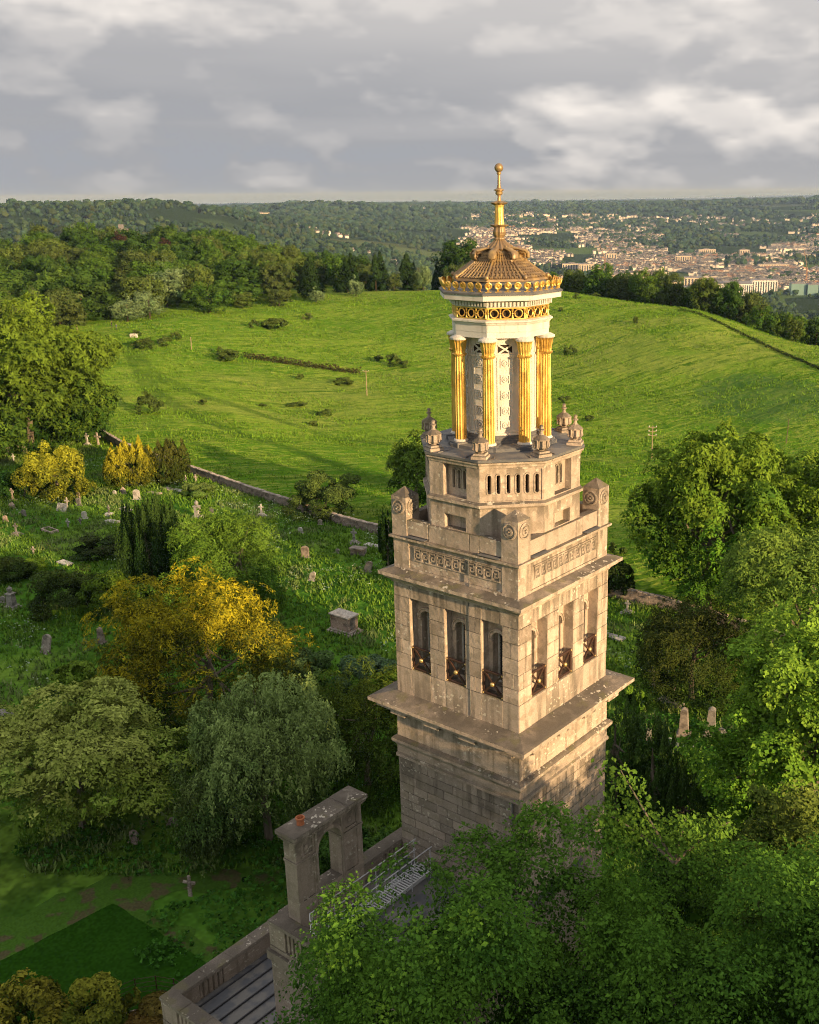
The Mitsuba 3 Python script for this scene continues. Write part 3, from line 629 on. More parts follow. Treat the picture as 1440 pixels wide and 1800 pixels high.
def parapet(x0, x1, y0, y1, z0, z1, axis, piers, name):
    """a parapet: plinth, coping, solid panels, and runs of thin balusters between them"""
    a0, a1 = (x0, x1) if axis == 0 else (y0, y1)
    def bx(m, p, q, za, zb, e=0.0):
        if axis == 0: m.box(p, q, y0-e, y1+e, za, zb, .012)
        else: m.box(x0-e, x1+e, p, q, za, zb, .012)
    c = MB(); cuts = np.arange(a0, a1+.6, 1.25); cuts[-1] = a1
    for p, q in zip(cuts, cuts[1:]):
        m = MB(); bx(m, p+.004, q-.004, z1-.17, z1+rng.uniform(-.008, .008), .05+rng.uniform(0, .01)); badd(num(name+'__coping_stone'), m.mesh(), uv=(rng.uniform(.25, .5), 1.0))
    m = MB(); bx(m, a0, a1, z0, z0+.12, .02); badd(num(name+'__plinth'), m.mesh(), uv=(.35, .7))
    t = a0
    for p, q in piers+[(a1, a1)]:
        if p-t > .1:
            n = max(2, int((p-t)/.2)); w = (p-t)/n
            for i in range(n):
                s = t+i*w; m = MB(); bx(m, s+w*.2, s+w*.8, z0+.12, z1-.17, -.06); badd(num(name+'__baluster'), m.mesh(), uv=(rng.uniform(.4, .6), .5))
        if q > p: m = MB(); bx(m, p, q, z0+.12, z1-.17); badd(num(name+'__pier'), m.mesh(), uv=(rng.uniform(.4, .55), .6))
        t = q
parapet(-3.6, 3.2, -9.6, -9.1, 9.2, 10.4, 0, [(-3.6, -2.75), (-1.3, -.5), (.9, 3.2)], BD+'__front_parapet')
parapet(-3.6, -3.1, -9.08, 1.5, 9.2, 10.4, 1, [(-9.08, -4.1), (-3.3, 1.5)], BD+'__side_parapet')
# low wing with standing seam roof
badd(BD+'__wing_wall', MB().box(-7.55, -3.62, -11.9, 1.5, -.5, 5.35).mesh(), uv=(.3, .7))
badd(BD+'__wing_front_wall', MB().box(-3.62, 2.0, -11.9, -11.45, -.5, 5.35).mesh(), uv=(.3, .7))
parapet(-7.55, 2.0, -11.9, -11.4, 5.35, 6.5, 0, [(-7.55, -6.6), (-5.4, -4.4), (-3.2, 2.0)], BD+'__wing_front_parapet')
parapet(-7.55, -7.05, -11.38, 1.5, 5.35, 6.5, 1, [(-11.38, -10.5), (-9.3, -6.9), (-6.0, 1.5)], BD+'__wing_side_parapet')
rs = MB().put(np.array([[-7.05, -11.4, 5.58], [-3.6, -11.4, 5.70], [-3.6, 1.4, 5.70], [-7.05, 1.4, 5.58]]), np.array([[0, 1, 2, 3]]))
badd(BD+'__wing_roof', rs.mesh(), 'lead')
for i in range(6):
    x = -6.75+i*.62; z = 5.58+(x+7.05)/3.45*.12
    badd(num(BD+'__wing_roof__standing_seam'), MB().box(x-.028, x+.028, -11.38, 1.4, z, z+.075, .008).mesh(), 'seam_lead')
badd(BD+'__lattice_window', (lambda g: [g.add(tri(bar([-2.7+.12*i, -9.63, 4.6], [-2.2+.12*i, -9.63, 5.5], .03))) or g.add(tri(bar([-2.2+.12*i, -9.64, 4.6], [-2.7+.12*i, -9.64, 5.5], .03))) for i in range(4)] and g)(MB()).mesh(), 'white_paint')
# chimney arch standing on the side parapet
AR = BD+'__chimney_arch'
ar = man_box(-3.08, -2.45, -9.05, -5.75, 9.0, 13.75)
th = np.linspace(0, math.pi, 17)
pts = [(-8.02, 11.22)]+[(-7.45-.57*math.cos(t), 12.93+.57*math.sin(t)) for t in th]+[(-6.88, 11.22)]
cutm = CrossSection([pts[::-1]]).extrude(2.0)
if cutm.volume() <= 0: cutm = CrossSection([pts]).extrude(2.0)
vv = cutm.to_mesh(); cv = np.array(vv.vert_properties[:, :3]); cutm = Manifold.hull_points(np.c_[cv[:, 2]-4.0, cv[:, 0], cv[:, 1]])
ar = ar - cutm
for ya, yb in ((-8.92, -8.12), (-6.72, -5.9)):
    ar = ar - man_box(-2.50, -2.3, ya+.1, yb-.1, 11.2, 12.75) - man_box(-2.50, -2.3, ya+.12, yb-.12, 13.05, 13.55)
badd(AR, (ar.to_mesh().vert_properties[:, :3], ar.to_mesh().tri_verts), uv=(.42, .55))
g = MB()
for ya, yb in ((-9.09, -8.0), (-6.9, -5.71)): g.box(-3.12, -2.41, ya, yb, 12.82, 12.93, .015)
badd(AR+'__impost_band', g.mesh(), uv=(.4, .6))
hr = halfring(-7.45, 12.93, .58, .70, -.05, .02, 16); badd(AR+'__arch_moulding', (np.c_[-2.44-np.array(hr[0])[:, 1]*1.0, np.array(hr[0])[:, 0], np.array(hr[0])[:, 2]], hr[1]), uv=(.5, .4))
g = MB()
for y in (-8.10, -6.80): g.box(-2.46, -2.38, y-.05, y+.05, 10.4, 13.72, .01)
badd(AR+'__pilaster_strip', g.mesh(), uv=(.3, .7))
for y in (-8.52, -6.31):
    m = disc_ring(0, 13.3, [(.13, 0), (.13, .03), (.06, .04), (.001, .06)], 0, 10); v = np.array(m[0]); badd(num(AR+'__rosette'), (np.c_[-2.49-v[:, 1], v[:, 0]+y, v[:, 2]], m[1]), uv=(.4, .5))
badd(AR+'__cornice', loft([(.47, 13.70), (.50, 13.74), (.60, 13.86), (.62, 13.9)], 4, cx=0, cy=0) and MB().box(-3.15, -2.37, -9.13, -5.67, 13.70, 13.8, .03).box(-3.22, -2.29, -9.21, -5.59, 13.8, 13.93, .04).mesh(), uv=(.4, .65))
for y0, y1 in ((-9.25, -8.1), (-8.09, -6.6), (-6.59, -5.55)):
    badd(num(AR+'__coping_slab'), MB().box(-3.28, -2.23, y0, y1, 13.93, 14.1+rng.uniform(-.02, .02), .03).mesh(), uv=(.45, 1.0))
badd(AR+'__chimney_pot', tri(lathe([(.13, 14.05), (.14, 14.1), (.13, 14.3), (.17, 14.34), (.17, 14.40), (.13, 14.41), (.11, 14.2)], 16, -2.78, -8.45)), 'terracotta', smooth=40)
# steel walkway on the upper roof
WK = 'roof_walkway'
lab(WK, 'galvanised steel walkway with handrails on the flat roof beside the tower', 'walkway')
rail = []
for x in (-1.98, -1.12):
    for z in (11.0, 10.52): badd(num(WK+'__rail'), tri(tube([[x, -9.0, z], [x, -3.3, z]], .024, 7)), 'galvanised', smooth=True)
    for y in np.arange(-8.9, -3.2, 1.1): badd(num(WK+'__post'), tri(tube([[x, y, 9.62], [x, y, 11.0]], .022, 6)), 'galvanised', smooth=True)
for z in (11.0, 10.52): badd(num(WK+'__end_rail'), tri(tube([[-1.98, -9.0, z], [-1.7, -9.25, z], [-1.4, -9.25, z], [-1.12, -9.0, z]], .024, 7)), 'galvanised', smooth=True)
g = MB()
for y in np.arange(-8.9, -3.3, .13): g.box(-1.93, -1.17, y, y+.055, 9.86, 9.90)
badd(WK+'__grating', g.mesh(), 'galvanised'); labels[WK+'__grating'] = {'kind': 'stuff'}
badd(WK+'__stringer', MB().box(-1.95, -1.91, -9.0, -3.3, 9.75, 9.91).box(-1.19, -1.15, -9.0, -3.3, 9.75, 9.91).mesh(), 'galvanised')
badd('roof_hatch', MB().box(-.7, .3, -6.6, -5.5, 9.6, 9.95, .03).mesh(), 'lead'); lab('roof_hatch', 'low grey lead covered hatch on the roof right of the walkway', 'hatch')

# ---------------------------------------------------------------- churchyard wall
WP = [(-72, 140), (-66.3, 131), (-58.1, 119), (-43.7, 103.3), (-34.3, 93.9), (-25.3, 85.3), (-18.6, 77.8), (-13.5, 73.1), (-4, 65.6), (11, 53.3), (14.4, 51.2), (20.6, 46.2), (27, 40)]
lab('churchyard_wall', 'long low drystone wall between the churchyard and the field', 'wall')
g, gc = MB(), MB()
r2 = np.random.default_rng(8)
for (xa, ya), (xb, yb) in zip(WP, WP[1:]):
    L_ = math.hypot(xb-xa, yb-ya); a = math.atan2(yb-ya, xb-xa)
    n = int(L_/.55)
    for i in range(n):
        t = (i+.5)/n; x, y = xa+(xb-xa)*t, ya+(yb-ya)*t; z = float(gz(x, y))
        for c_ in range(4):
            b = boxm(-.29, .29, -.21, .21, z-.1+c_*.27, z+.17+c_*.27, .03); v = np.array(b[0]); v[:, 0] += (c_ % 2)*.2
            sc = 1+r2.uniform(-.12, .05); v[:, 1] *= sc
            g.put((v*[1, 1, 1]) @ rotz(a).T+[x, y, 0], b[1])
        b = boxm(-.27, .27, -.25, .25, z+.98, z+1.13+r2.uniform(-.03, .05), .04); gc.put(np.array(b[0])@rotz(a+r2.normal(0, .03)).T+[x, y, 0], b[1])
add('churchyard_wall__walling_stones', g.mesh(), 'gravestone', uv=(.14, .25)); labels['churchyard_wall__walling_stones'] = {'kind': 'stuff'}
add('churchyard_wall__coping_stones', gc.mesh(), 'gravestone', uv=(.38, .3)); labels['churchyard_wall__coping_stones'] = {'kind': 'stuff'}

# ---------------------------------------------------------------- foliage
bs('leaf', {'type': 'principledthin', 'base_color': {'type': 'mesh_attribute', 'name': 'vertex_color'}, 'roughness': .7, 'diff_trans': .22, 'spec_trans': 0.0, 'eta': 1.12})
bs('far_leaf', {'type': 'twosided', 'b': {'type': 'diffuse', 'reflectance': {'type': 'mesh_attribute', 'name': 'vertex_color'}}})
def bark_col(p, n, uv): return mix((.10, .08, .055), (.19, .165, .13), fbm(p.x*6, p.y*6, p.z*1.5, 3))
bs('bark', prin(proc(bark_col), .95))
def unit(v): return v/(np.linalg.norm(v, axis=-1, keepdims=True)+1e-9)
def leafmesh(rg, pos, nrm, size, col, asp=.6, along=None, tri1=False):
    n = len(pos); nrm = unit(nrm)
    r = rg.normal(size=(n, 3)) if along is None else along+rg.normal(size=(n, 3))*.35
    t = unit(r-(r*nrm).sum(1, keepdims=True)*nrm); b = np.cross(nrm, t)
    s = (np.broadcast_to(size, (n,))*np.clip(np.exp(rg.normal(-.05, .36, n)), .4, 2.1))[:, None]
    if tri1:
        v = np.stack([pos-t*s*.5-b*s*asp*.5, pos-t*s*.5+b*s*asp*.5+nrm*s*.1, pos+t*s*.6], 1).reshape(-1, 3); k = 3
        f = np.arange(n*3).reshape(-1, 3)
    else:
        v = np.stack([pos-t*s*.5, pos+b*s*asp*.5+nrm*s*.10, pos+t*s*.5, pos-b*s*asp*.5+nrm*s*.10], 1).reshape(-1, 3); k = 4
        q = np.arange(n)[:, None]*4; f = np.concatenate([q+[0, 2, 1], q+[0, 3, 2]])
    return v, f, np.repeat(col, k, 0)
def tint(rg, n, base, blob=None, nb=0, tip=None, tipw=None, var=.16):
    c = np.tile(np.array(base, float)*.82, (n, 1))  # base darkened so foliage shade sits in the colour, tips stay bright
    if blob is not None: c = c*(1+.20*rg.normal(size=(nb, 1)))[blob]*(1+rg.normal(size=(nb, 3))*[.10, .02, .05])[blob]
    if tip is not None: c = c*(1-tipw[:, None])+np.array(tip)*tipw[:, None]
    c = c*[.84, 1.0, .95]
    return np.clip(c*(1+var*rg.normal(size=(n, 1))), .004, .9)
def blobs_round(rg, R, H, z0, nb, br=.42, top=.0, irregular=.18):
    """blob centres and radii filling an uneven ellipsoidal crown of radius R, height H above z0"""
    u = rg.normal(size=(nb, 3)); u = unit(u); u[:, 2] = np.where(rg.random(nb) < .60, np.abs(u[:, 2]), -np.abs(u[:, 2])*.85)
    u = unit(u); rad = rg.uniform(.52, .86, nb)*(1+irregular*rg.normal(size=nb))
    c = u*rad[:, None]*[R, R, H*.5]+[0, 0, z0+H*.5]
    r = np.stack([R*br*rg.uniform(.7, 1.2, nb)]*2+[H*.5*br*rg.uniform(.6, 1.0, nb)], 1)
    return c, r
def fill(rg, c, r, n, thr=.44, freq=1.2, depth=.26, upb=.3, seed=0, center=None, crown=None, low=-2.0):
    """points on and just inside the blobs, cut by noise so that gaps open; normals lean outward and up"""
    w = (r[:, 0]*r[:, 1]*r[:, 2])**(2/3); m = int(n*2.6)
    k = rg.choice(len(c), m, p=w/w.sum()); u = unit(rg.normal(size=(m, 3)))
    q = 1-depth*np.abs(rg.normal(size=m))*.6
    p = c[k]+u*r[k]*np.clip(q, .1, 1.15)[:, None]
    keep = (meshkit.fbm(p*freq, 2, seed+7) > thr) & ((u[:, 2] > low) | (rg.random(m) < .22))
    # drop what is buried deep in the crown: it is never seen
    if crown is not None:
        C0, R0 = crown; keep &= (((p-C0)/R0)**2).sum(1) > rg.uniform(.16, .42, m)
    idx = np.nonzero(keep)[0][:n]
    nr = u[idx]/r[k[idx]]*r[k[idx]].mean(1, keepdims=True)
    nr = unit(unit(nr)+[0, 0, upb]+rg.normal(size=(len(idx), 3))*.32)
    return p[idx], nr, k[idx]
def sprays(rg, c, r, n, per=26, srad=.5, droop=.25, thr=.42, freq=1.0, seed=0, lift=.55, crown=None, low=-.12):
    """layered foliage: many small flat fans of leaves set over the blobs"""
    m = n//per+1; p, nr, k = fill(rg, c, r, m, thr, freq, .25, .25, seed, crown=crown, low=low); m = len(p)
    ax = unit(nr*[1, 1, .6]+[0, 0, lift*.75]+rg.normal(size=(m, 3))*.2)
    e1 = unit(np.cross(ax, unit(rg.normal(size=(m, 3))))); e2 = np.cross(ax, e1)
    S = np.repeat(np.arange(m), per); N = len(S)
    rr = np.sqrt(rg.random(N))*srad*rg.uniform(.6, 1.25, m)[S]; th = rg.random(N)*2*np.pi
    lp = p[S]+e1[S]*(rr*np.cos(th))[:, None]*1.25+e2[S]*(rr*np.sin(th)*.8)[:, None]+ax[S]*(rg.normal(size=N)*.06*srad)[:, None]
    lp[:, 2] -= droop*rr**2/srad
    out = unit(lp-p[S]+1e-6)
    ln = unit(ax[S]+rg.normal(size=(N, 3))*.34)
    return lp, ln, k[S], out
def limbs(rg, base, H, R, c, tr, n=9, z0f=.28, sides=7):
    g = MB(); x, y, z = base
    top = np.array([x+rg.normal()*.1*R, y+rg.normal()*.1*R, z+H*.72])
    mid = np.array([x+rg.normal()*.03*R, y+rg.normal()*.03*R, z+H*z0f])
    g.add(tri(tube([[x, y, z-.3], [x, y, z+.15*H*z0f], mid, (mid+top)/2+rg.normal(size=3)*.04*R, top], [tr*1.35, tr, tr*.85, tr*.5, tr*.12], sides)))
    for i in rg.choice(len(c), min(n, len(c)), replace=False):
        t = rg.uniform(0, .75); s = mid*(1-t)+top*t; e = np.array(base)+c[i]; m = s*.5+e*.5+[0, 0, -.05*H*rg.random()]
        g.add(tri(tube([s, m, e], [tr*.42*(1-.5*t), tr*.26, tr*.06], 5)))
    return g.mesh()
def tree(name, label, x, y, R, H, base, kind='round', n=40000, leaf=.16, tip=None, tipf=.5, group=None, cat='tree', seed=None, z0=.16, nb=34, br=.42, thr=.44, freq=1.2, per=26, srad=.5, droop=.25, lift=.55, asp=.6, lean=(0, 0), trunk=True, ell=1.0, rot=0.0, gz0=None, tipz=.55):
    key = num(name); seed = (sum(map(ord, key))*7919+int(abs(x*13)+abs(y*7))) % 100000 if seed is None else seed
    rg = np.random.default_rng(seed); z = float(gz(x, y)) if gz0 is None else gz0
    lab(key, label, cat, group)
    zc = H*z0; CH = H-zc
    if kind in ('round', 'spray', 'weep') and R > 2.4: nb, br = int(nb*2.1), br*.66
    c, r = blobs_round(rg, R, CH, zc, nb, br)
    if kind == 'column':
        a = rg.random(nb)*2*np.pi; q = np.sqrt(rg.random(nb))*.78
        c = np.stack([R*q*np.cos(a), R*q*np.sin(a), zc+CH*rg.uniform(.28, .62, nb)*(1.1-.28*q)], 1); r = np.stack([R*(.26 if nb < 60 else .17)*np.ones(nb)]*2+[CH*.36*rg.uniform(.8, 1.12, nb)], 1)
    if kind == 'cone':
        t = rg.random(nb)**.8; a = rg.random(nb)*2*np.pi; q = (1-t)*.75
        c = np.stack([R*q*np.cos(a), R*q*np.sin(a), zc+CH*t*.92], 1); r = np.stack([R*(.16+.34*(1-t))]*2+[CH*.10*np.ones(nb)], 1)
    c[:, 0] += lean[0]*np.maximum(c[:, 2]/H, 0)**1.5; c[:, 1] += lean[1]*np.maximum(c[:, 2]/H, 0)**1.5
    c[:, 1] *= ell; r[:, 1] *= ell
    if rot: c = c@rotz(rot).T
    cr = (np.array([lean[0]*.4, lean[1]*.4, zc+CH*.42]), np.array([R, R*ell, CH*.55])) if kind != 'cone' else None
    along = None
    if kind in ('spray',): p, nr, k, along = sprays(rg, c, r, n, per, srad, droop, thr+.025, freq*1.5, seed, lift, crown=cr, low=-.12 if z0 >= 0 else -1.5)
    elif kind == 'weep':
        m = n//30; p0, nr0, k0 = fill(rg, c, r, m, thr, freq, .3, .2, seed, crown=cr); m = len(p0); S = np.repeat(np.arange(m), 30); q = rg.random(len(S)); Ls = rg.uniform(.5, 1.7, m)[S]
        o = unit(p0-np.array([0, 0, zc+CH*.3]))*[1, 1, 0]
        p = p0[S]+o[S]*(.55*q*Ls)[:, None]*.5+rg.normal(size=(len(S), 3))*.09; p[:, 2] -= q**1.5*Ls; k = k0[S]
        nr = unit(nr0[S]+rg.normal(size=(len(S), 3))*.6); along = np.tile([0, 0, -1.], (len(S), 1))
    else:
        p, nr, k = fill(rg, c, r, n, thr, freq, .26, .3, seed, crown=cr)
        if kind == 'column':
            rz_ = np.clip((p[:, 2]-c[k, 2])/r[k, 2], 0, 1)[:, None]; p[:, :2] = c[k, :2]+(p[:, :2]-c[k, :2])*(1-.85*rz_**1.4)
            p[:, 2] += (r[k, 2]*.16)*rz_[:, 0]**3
        if kind == 'column': along = np.tile([0, 0, 1.], (len(p), 1)); nr = unit(nr*[1, 1, .25]+rg.normal(size=p.shape)*.3)
    tw = None
    if tip is not None:
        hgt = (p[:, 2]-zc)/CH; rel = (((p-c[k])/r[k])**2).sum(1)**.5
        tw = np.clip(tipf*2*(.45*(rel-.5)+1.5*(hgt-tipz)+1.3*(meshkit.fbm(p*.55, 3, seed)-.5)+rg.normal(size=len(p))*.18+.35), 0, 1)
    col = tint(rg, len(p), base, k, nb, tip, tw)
    p = p+[x, y, z]
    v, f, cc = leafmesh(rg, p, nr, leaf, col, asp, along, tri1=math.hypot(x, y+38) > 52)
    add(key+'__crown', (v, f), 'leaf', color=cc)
    if trunk: add(key+'__trunk', limbs(rg, (x, y, z), H, R, c, max(.06, .026*H), 10 if n > 15000 else 5), 'bark', smooth=40)
    return key
G_DARK, G_MID, G_LIME, G_OLIVE = (.036, .075, .016), (.05, .105, .018), (.085, .165, .022), (.10, .14, .035)
Y_GOLD = (.44, .38, .035)
# churchyard and tower trees
tree('broadleaf_tree', 'huge dark green spreading tree at the left edge where the churchyard meets the field', -71.5, 117.5, 13.2, 20.3, (.034, .072, .013), 'spray', 110000, .42, tip=(.15, .20, .025), tipf=.42, per=16, srad=1.0, nb=56, z0=-.15, thr=.36, freq=.35)
tree('golden_shrub', 'bushy golden flowering shrub at the left among the crosses', -55.4, 88, 4.2, 7.7, (.055, .075, .014), 'round', 26000, .2, tip=Y_GOLD, tipf=.36, cat='shrub', z0=-.4, nb=30, freq=.8)
tree('dark_shrub', 'dark green shrub beside the bushy golden shrub at the left', -59.6, 88, 3.4, 5.0, G_DARK, 'round', 13000, .2, cat='shrub', z0=-.4, nb=18)
tree('golden_irish_yew', 'golden upright yew in front of a darker one near the wall', -48.4, 94.4, 4.0, 6.3, (.075, .085, .015), 'column', 26000, .26, tip=(.46, .36, .03), tipf=.42, z0=.0, nb=40, asp=.35, tipz=.55)
tree('irish_yew', 'dark brownish green upright yew behind the golden upright yew', -44.6, 97.0, 3.4, 6.2, (.048, .062, .014), 'column', 18000, .26, tip=(.13, .12, .03), tipf=.3, z0=.0, nb=30, asp=.35)
tree('irish_yew', 'very dark broad column shaped yew standing alone on the churchyard grass', -33.3, 56, 3.5, 9.3, (.024, .054, .014), 'column', 90000, .15, tip=(.07, .105, .026), tipf=.3, z0=.0, nb=80, thr=.33, asp=.32)
tree('feathery_yew', 'bright green feathery yew right of the dark column shaped yew', -24.4, 51.2, 5.6, 8.8, (.055, .135, .018), 'spray', 66000, .2, tip=(.15, .22, .03), tipf=.38, z0=-.3, nb=36, per=18, srad=.55, droop=.5, lift=.35, asp=.35, freq=.8)
tree('golden_yew', 'large yew with bright golden yellow top in the middle of the churchyard', -20.6, 27.5, 6.9, 11.6, (.052, .072, .015), 'spray', 110000, .17, tip=(.50, .37, .022), tipf=.6, z0=-.3, nb=52, per=20, srad=.5, droop=.35, lift=.4, asp=.35, freq=.7, tipz=.88)
tree('maple_tree', 'pale yellow green maple at the left above the dark lawn', -25.0, 16.2, 6.1, 8.0, (.20, .27, .035), 'spray', 105000, .17, tip=(.36, .36, .09), tipf=.4, z0=.12, nb=42, per=22, srad=.55, droop=.12, lift=1.1, asp=.8, freq=.55, thr=.45)
tree('weeping_tree', 'grey green drooping tree left of the chimney arch', -13.6, 14.6, 4.9, 9.8, (.095, .15, .04), 'weep', 90000, .16, tip=(.28, .33, .11), tipf=.5, z0=.1, nb=36, asp=.5, freq=.7)
tree('dark_yew', 'dark green yew close behind the left side of the tower', -8.6, 20.5, 4.4, 8.4, (.045, .085, .016), 'spray', 52000, .16, tip=(.11, .13, .02), tipf=.32, z0=-.25, nb=34, per=18, srad=.5, droop=.4, lift=.35, asp=.35, freq=.8)
tree('hawthorn', 'rounded hawthorn bush growing over the churchyard wall', -21.2, 82.5, 4.3, 4.8, (.055, .082, .02), 'round', 24000, .2, tip=(.12, .15, .04), tipf=.3, z0=-.3, nb=26, freq=.9)
tree('broadleaf_tree', 'bright green tree behind the left side of the octagonal stage', -10.4, 84, 3.3, 10.8, (.06, .12, .02), 'spray', 26000, .26, tip=(.17, .23, .035), tipf=.4, z0=.05, nb=26, per=16, srad=.6, freq=.7)
tree('irish_yew', 'thin dark column of yew beside the left side of the corner pillar', -11.0, 58.5, 1.05, 7.8, (.022, .045, .011), 'column', 9000, .2, z0=.0, nb=12, asp=.35)
# right of the tower
tree('lime_tree', 'tall fresh green tree at the right of the tower top, nearest the field', 18.6, 51, 6.3, 17.6, (.075, .17, .02), 'spray', 100000, .25, tip=(.20, .26, .03), tipf=.34, z0=.03, nb=54, per=16, srad=.75, droop=.5, lift=.4, freq=.5, asp=.75, br=.36)
tree('lime_tree', 'green tree at the right edge beside the tallest right hand tree', 30.3, 58, 5.6, 15.4, (.08, .175, .02), 'spray', 70000, .25, tip=(.20, .26, .03), tipf=.36, z0=.04, nb=44, per=16, srad=.75, droop=.45, lift=.4, freq=.5, asp=.75)
tree('ash_tree', 'olive green feathery tree at the right edge in the middle of the picture', 21.2, 31, 6.0, 13.8, (.095, .18, .028), 'spray', 90000, .2, tip=(.19, .25, .045), tipf=.4, z0=.2, nb=46, per=20, srad=.6, droop=.3, lift=.6, freq=.6, asp=.5, thr=.46)
tree('dark_yew', 'dark brownish green yew between the tower and the olive tree', 13.9, 32.2, 4.4, 8.8, (.045, .07, .016), 'spray', 52000, .17, tip=(.10, .095, .025), tipf=.26, z0=-.25, nb=34, per=18, srad=.5, droop=.4, lift=.3, asp=.35, freq=.8)
tree('maple_tree', 'large sunlit bright green maple at the right edge above the foreground trees', 16.0, 9.6, 5.2, 16.2, (.115, .24, .026), 'spray', 130000, .17, tip=(.22, .32, .04), tipf=.42, z0=.08, nb=56, per=18, srad=.52, droop=.25, lift=.9, asp=.85, freq=.6, thr=.45, br=.34)
for i, (dx, dy, R_, H_) in enumerate(((6.4, 15.5, 2.2, 9.6), (8.4, 14.2, 2.0, 8.6), (9.9, 13.0, 1.5, 6.6))):
    tree('irish_yew', ('tall dark upright yew against the right side of the tower', 'middle dark upright yew right of the tower, taller than its right neighbour', 'lower dark upright yew right of the tower with a white slab beyond it')[i], dx, dy, R_, H_, (.05, .10, .022), 'column', 26000, .15, tip=(.11, .16, .04), tipf=.3, z0=.0, nb=26, asp=.32)
tree('chestnut_tree', 'dark tree with yellowish flower candles at the lower right', 12.6, 2.2, 2.9, 11.0, (.06, .10, .02), 'spray', 30000, .17, tip=(.19, .22, .045), tipf=.3, z0=.15, nb=24, per=18, srad=.45, lift=.8)
# foreground trees in front of the tower foot
FG = dict(tip=(.105, .19, .026), tipf=.36, z0=.06, nb=70, per=26, srad=.55, droop=.22, lift=.9, asp=.62, freq=.45, thr=.42, br=.30)
tree('beech_tree', 'big dark green beech in front of the tower foot and the roof walkway', -.5, -14.6, 6.2, 19.0, (.030, .084, .018), 'spray', 260000, .108, **FG)
tree('beech_tree', 'green beech at the bottom right with loose pale sprigs', 7.4, -15.0, 6.3, 19.3, (.033, .090, .018), 'spray', 230000, .108, **FG)
tree('beech_tree', 'green tree in the bottom right corner nearest the right edge', 14.5, -9.0, 6.0, 18.2, (.042, .11, .016), 'spray', 120000, .13, **FG)
FG2 = dict(FG, nb=40)
tree('beech_tree', 'beech crown filling the gap before the near corner of the tower shaft', 3.0, -13.2, 3.9, 18.4, (.038, .102, .016), 'spray', 90000, .108, **dict(FG2, thr=.36))
tree('beech_tree', 'lower spreading beech crown at the bottom centre below the roof parapet', -2.1, -16.8, 4.2, 16.4, (.036, .098, .016), 'spray', 90000, .108, **FG2)
# a loose leader that stands out of the right beech
p0 = np.array([4.6, -13.5, 18.4]); rl = np.random.default_rng(3); g = MB(); LP_, LN_ = [], []
for q, (dx, dz) in enumerate(((-1.5, 2.7), (-1.9, 1.9), (.3, 1.7), (1.5, 1.6))):
    pts = np.array([p0+np.array([dx*t, .3*t, dz*t-.5*t*t*(q > 0)]) for t in np.linspace(0, 1, 7)]); g.add(tri(tube(pts, np.linspace(.05, .012, 7), 5)))
    for t in np.linspace(.3, 1, 46):
        b = p0+np.array([dx*t, .3*t, dz*t-.5*t*t*(q > 0)]); m = 9; LP_.append(b+rl.normal(size=(m, 3))*[.28, .25, .13]+[-.12, 0, 0]); LN_.append(np.array([.3, -.6, .8])+rl.normal(size=(m, 3))*.45)
P_ = np.vstack(LP_); v, f, c = leafmesh(rl, P_, np.vstack(LN_), .12, tint(rl, len(P_), (.13, .21, .03), var=.25), .6)
add('beech_tree_001__leader_twig', g.mesh(), 'bark', smooth=True); add('beech_tree_001__leader_leaves', (v, f), 'leaf', color=c)
# unseen tall trees placed behind the camera to shade the foot of the tower
for i, (x_, y_, R_, H_) in enumerate(((22, -37, 9, 26), (33, -40, 8.0, 21.8), (41, -36, 7, 20))):
    tree('drive_tree', ('nearest of the unseen trees placed behind the viewer for shade', 'middle one of the unseen trees placed behind the viewer for shade', 'farthest of the unseen trees placed behind the viewer for shade')[i], x_, y_, R_, H_, (.05, .1, .016), 'round', 34000, .6, z0=.12, nb=64, thr=.36)

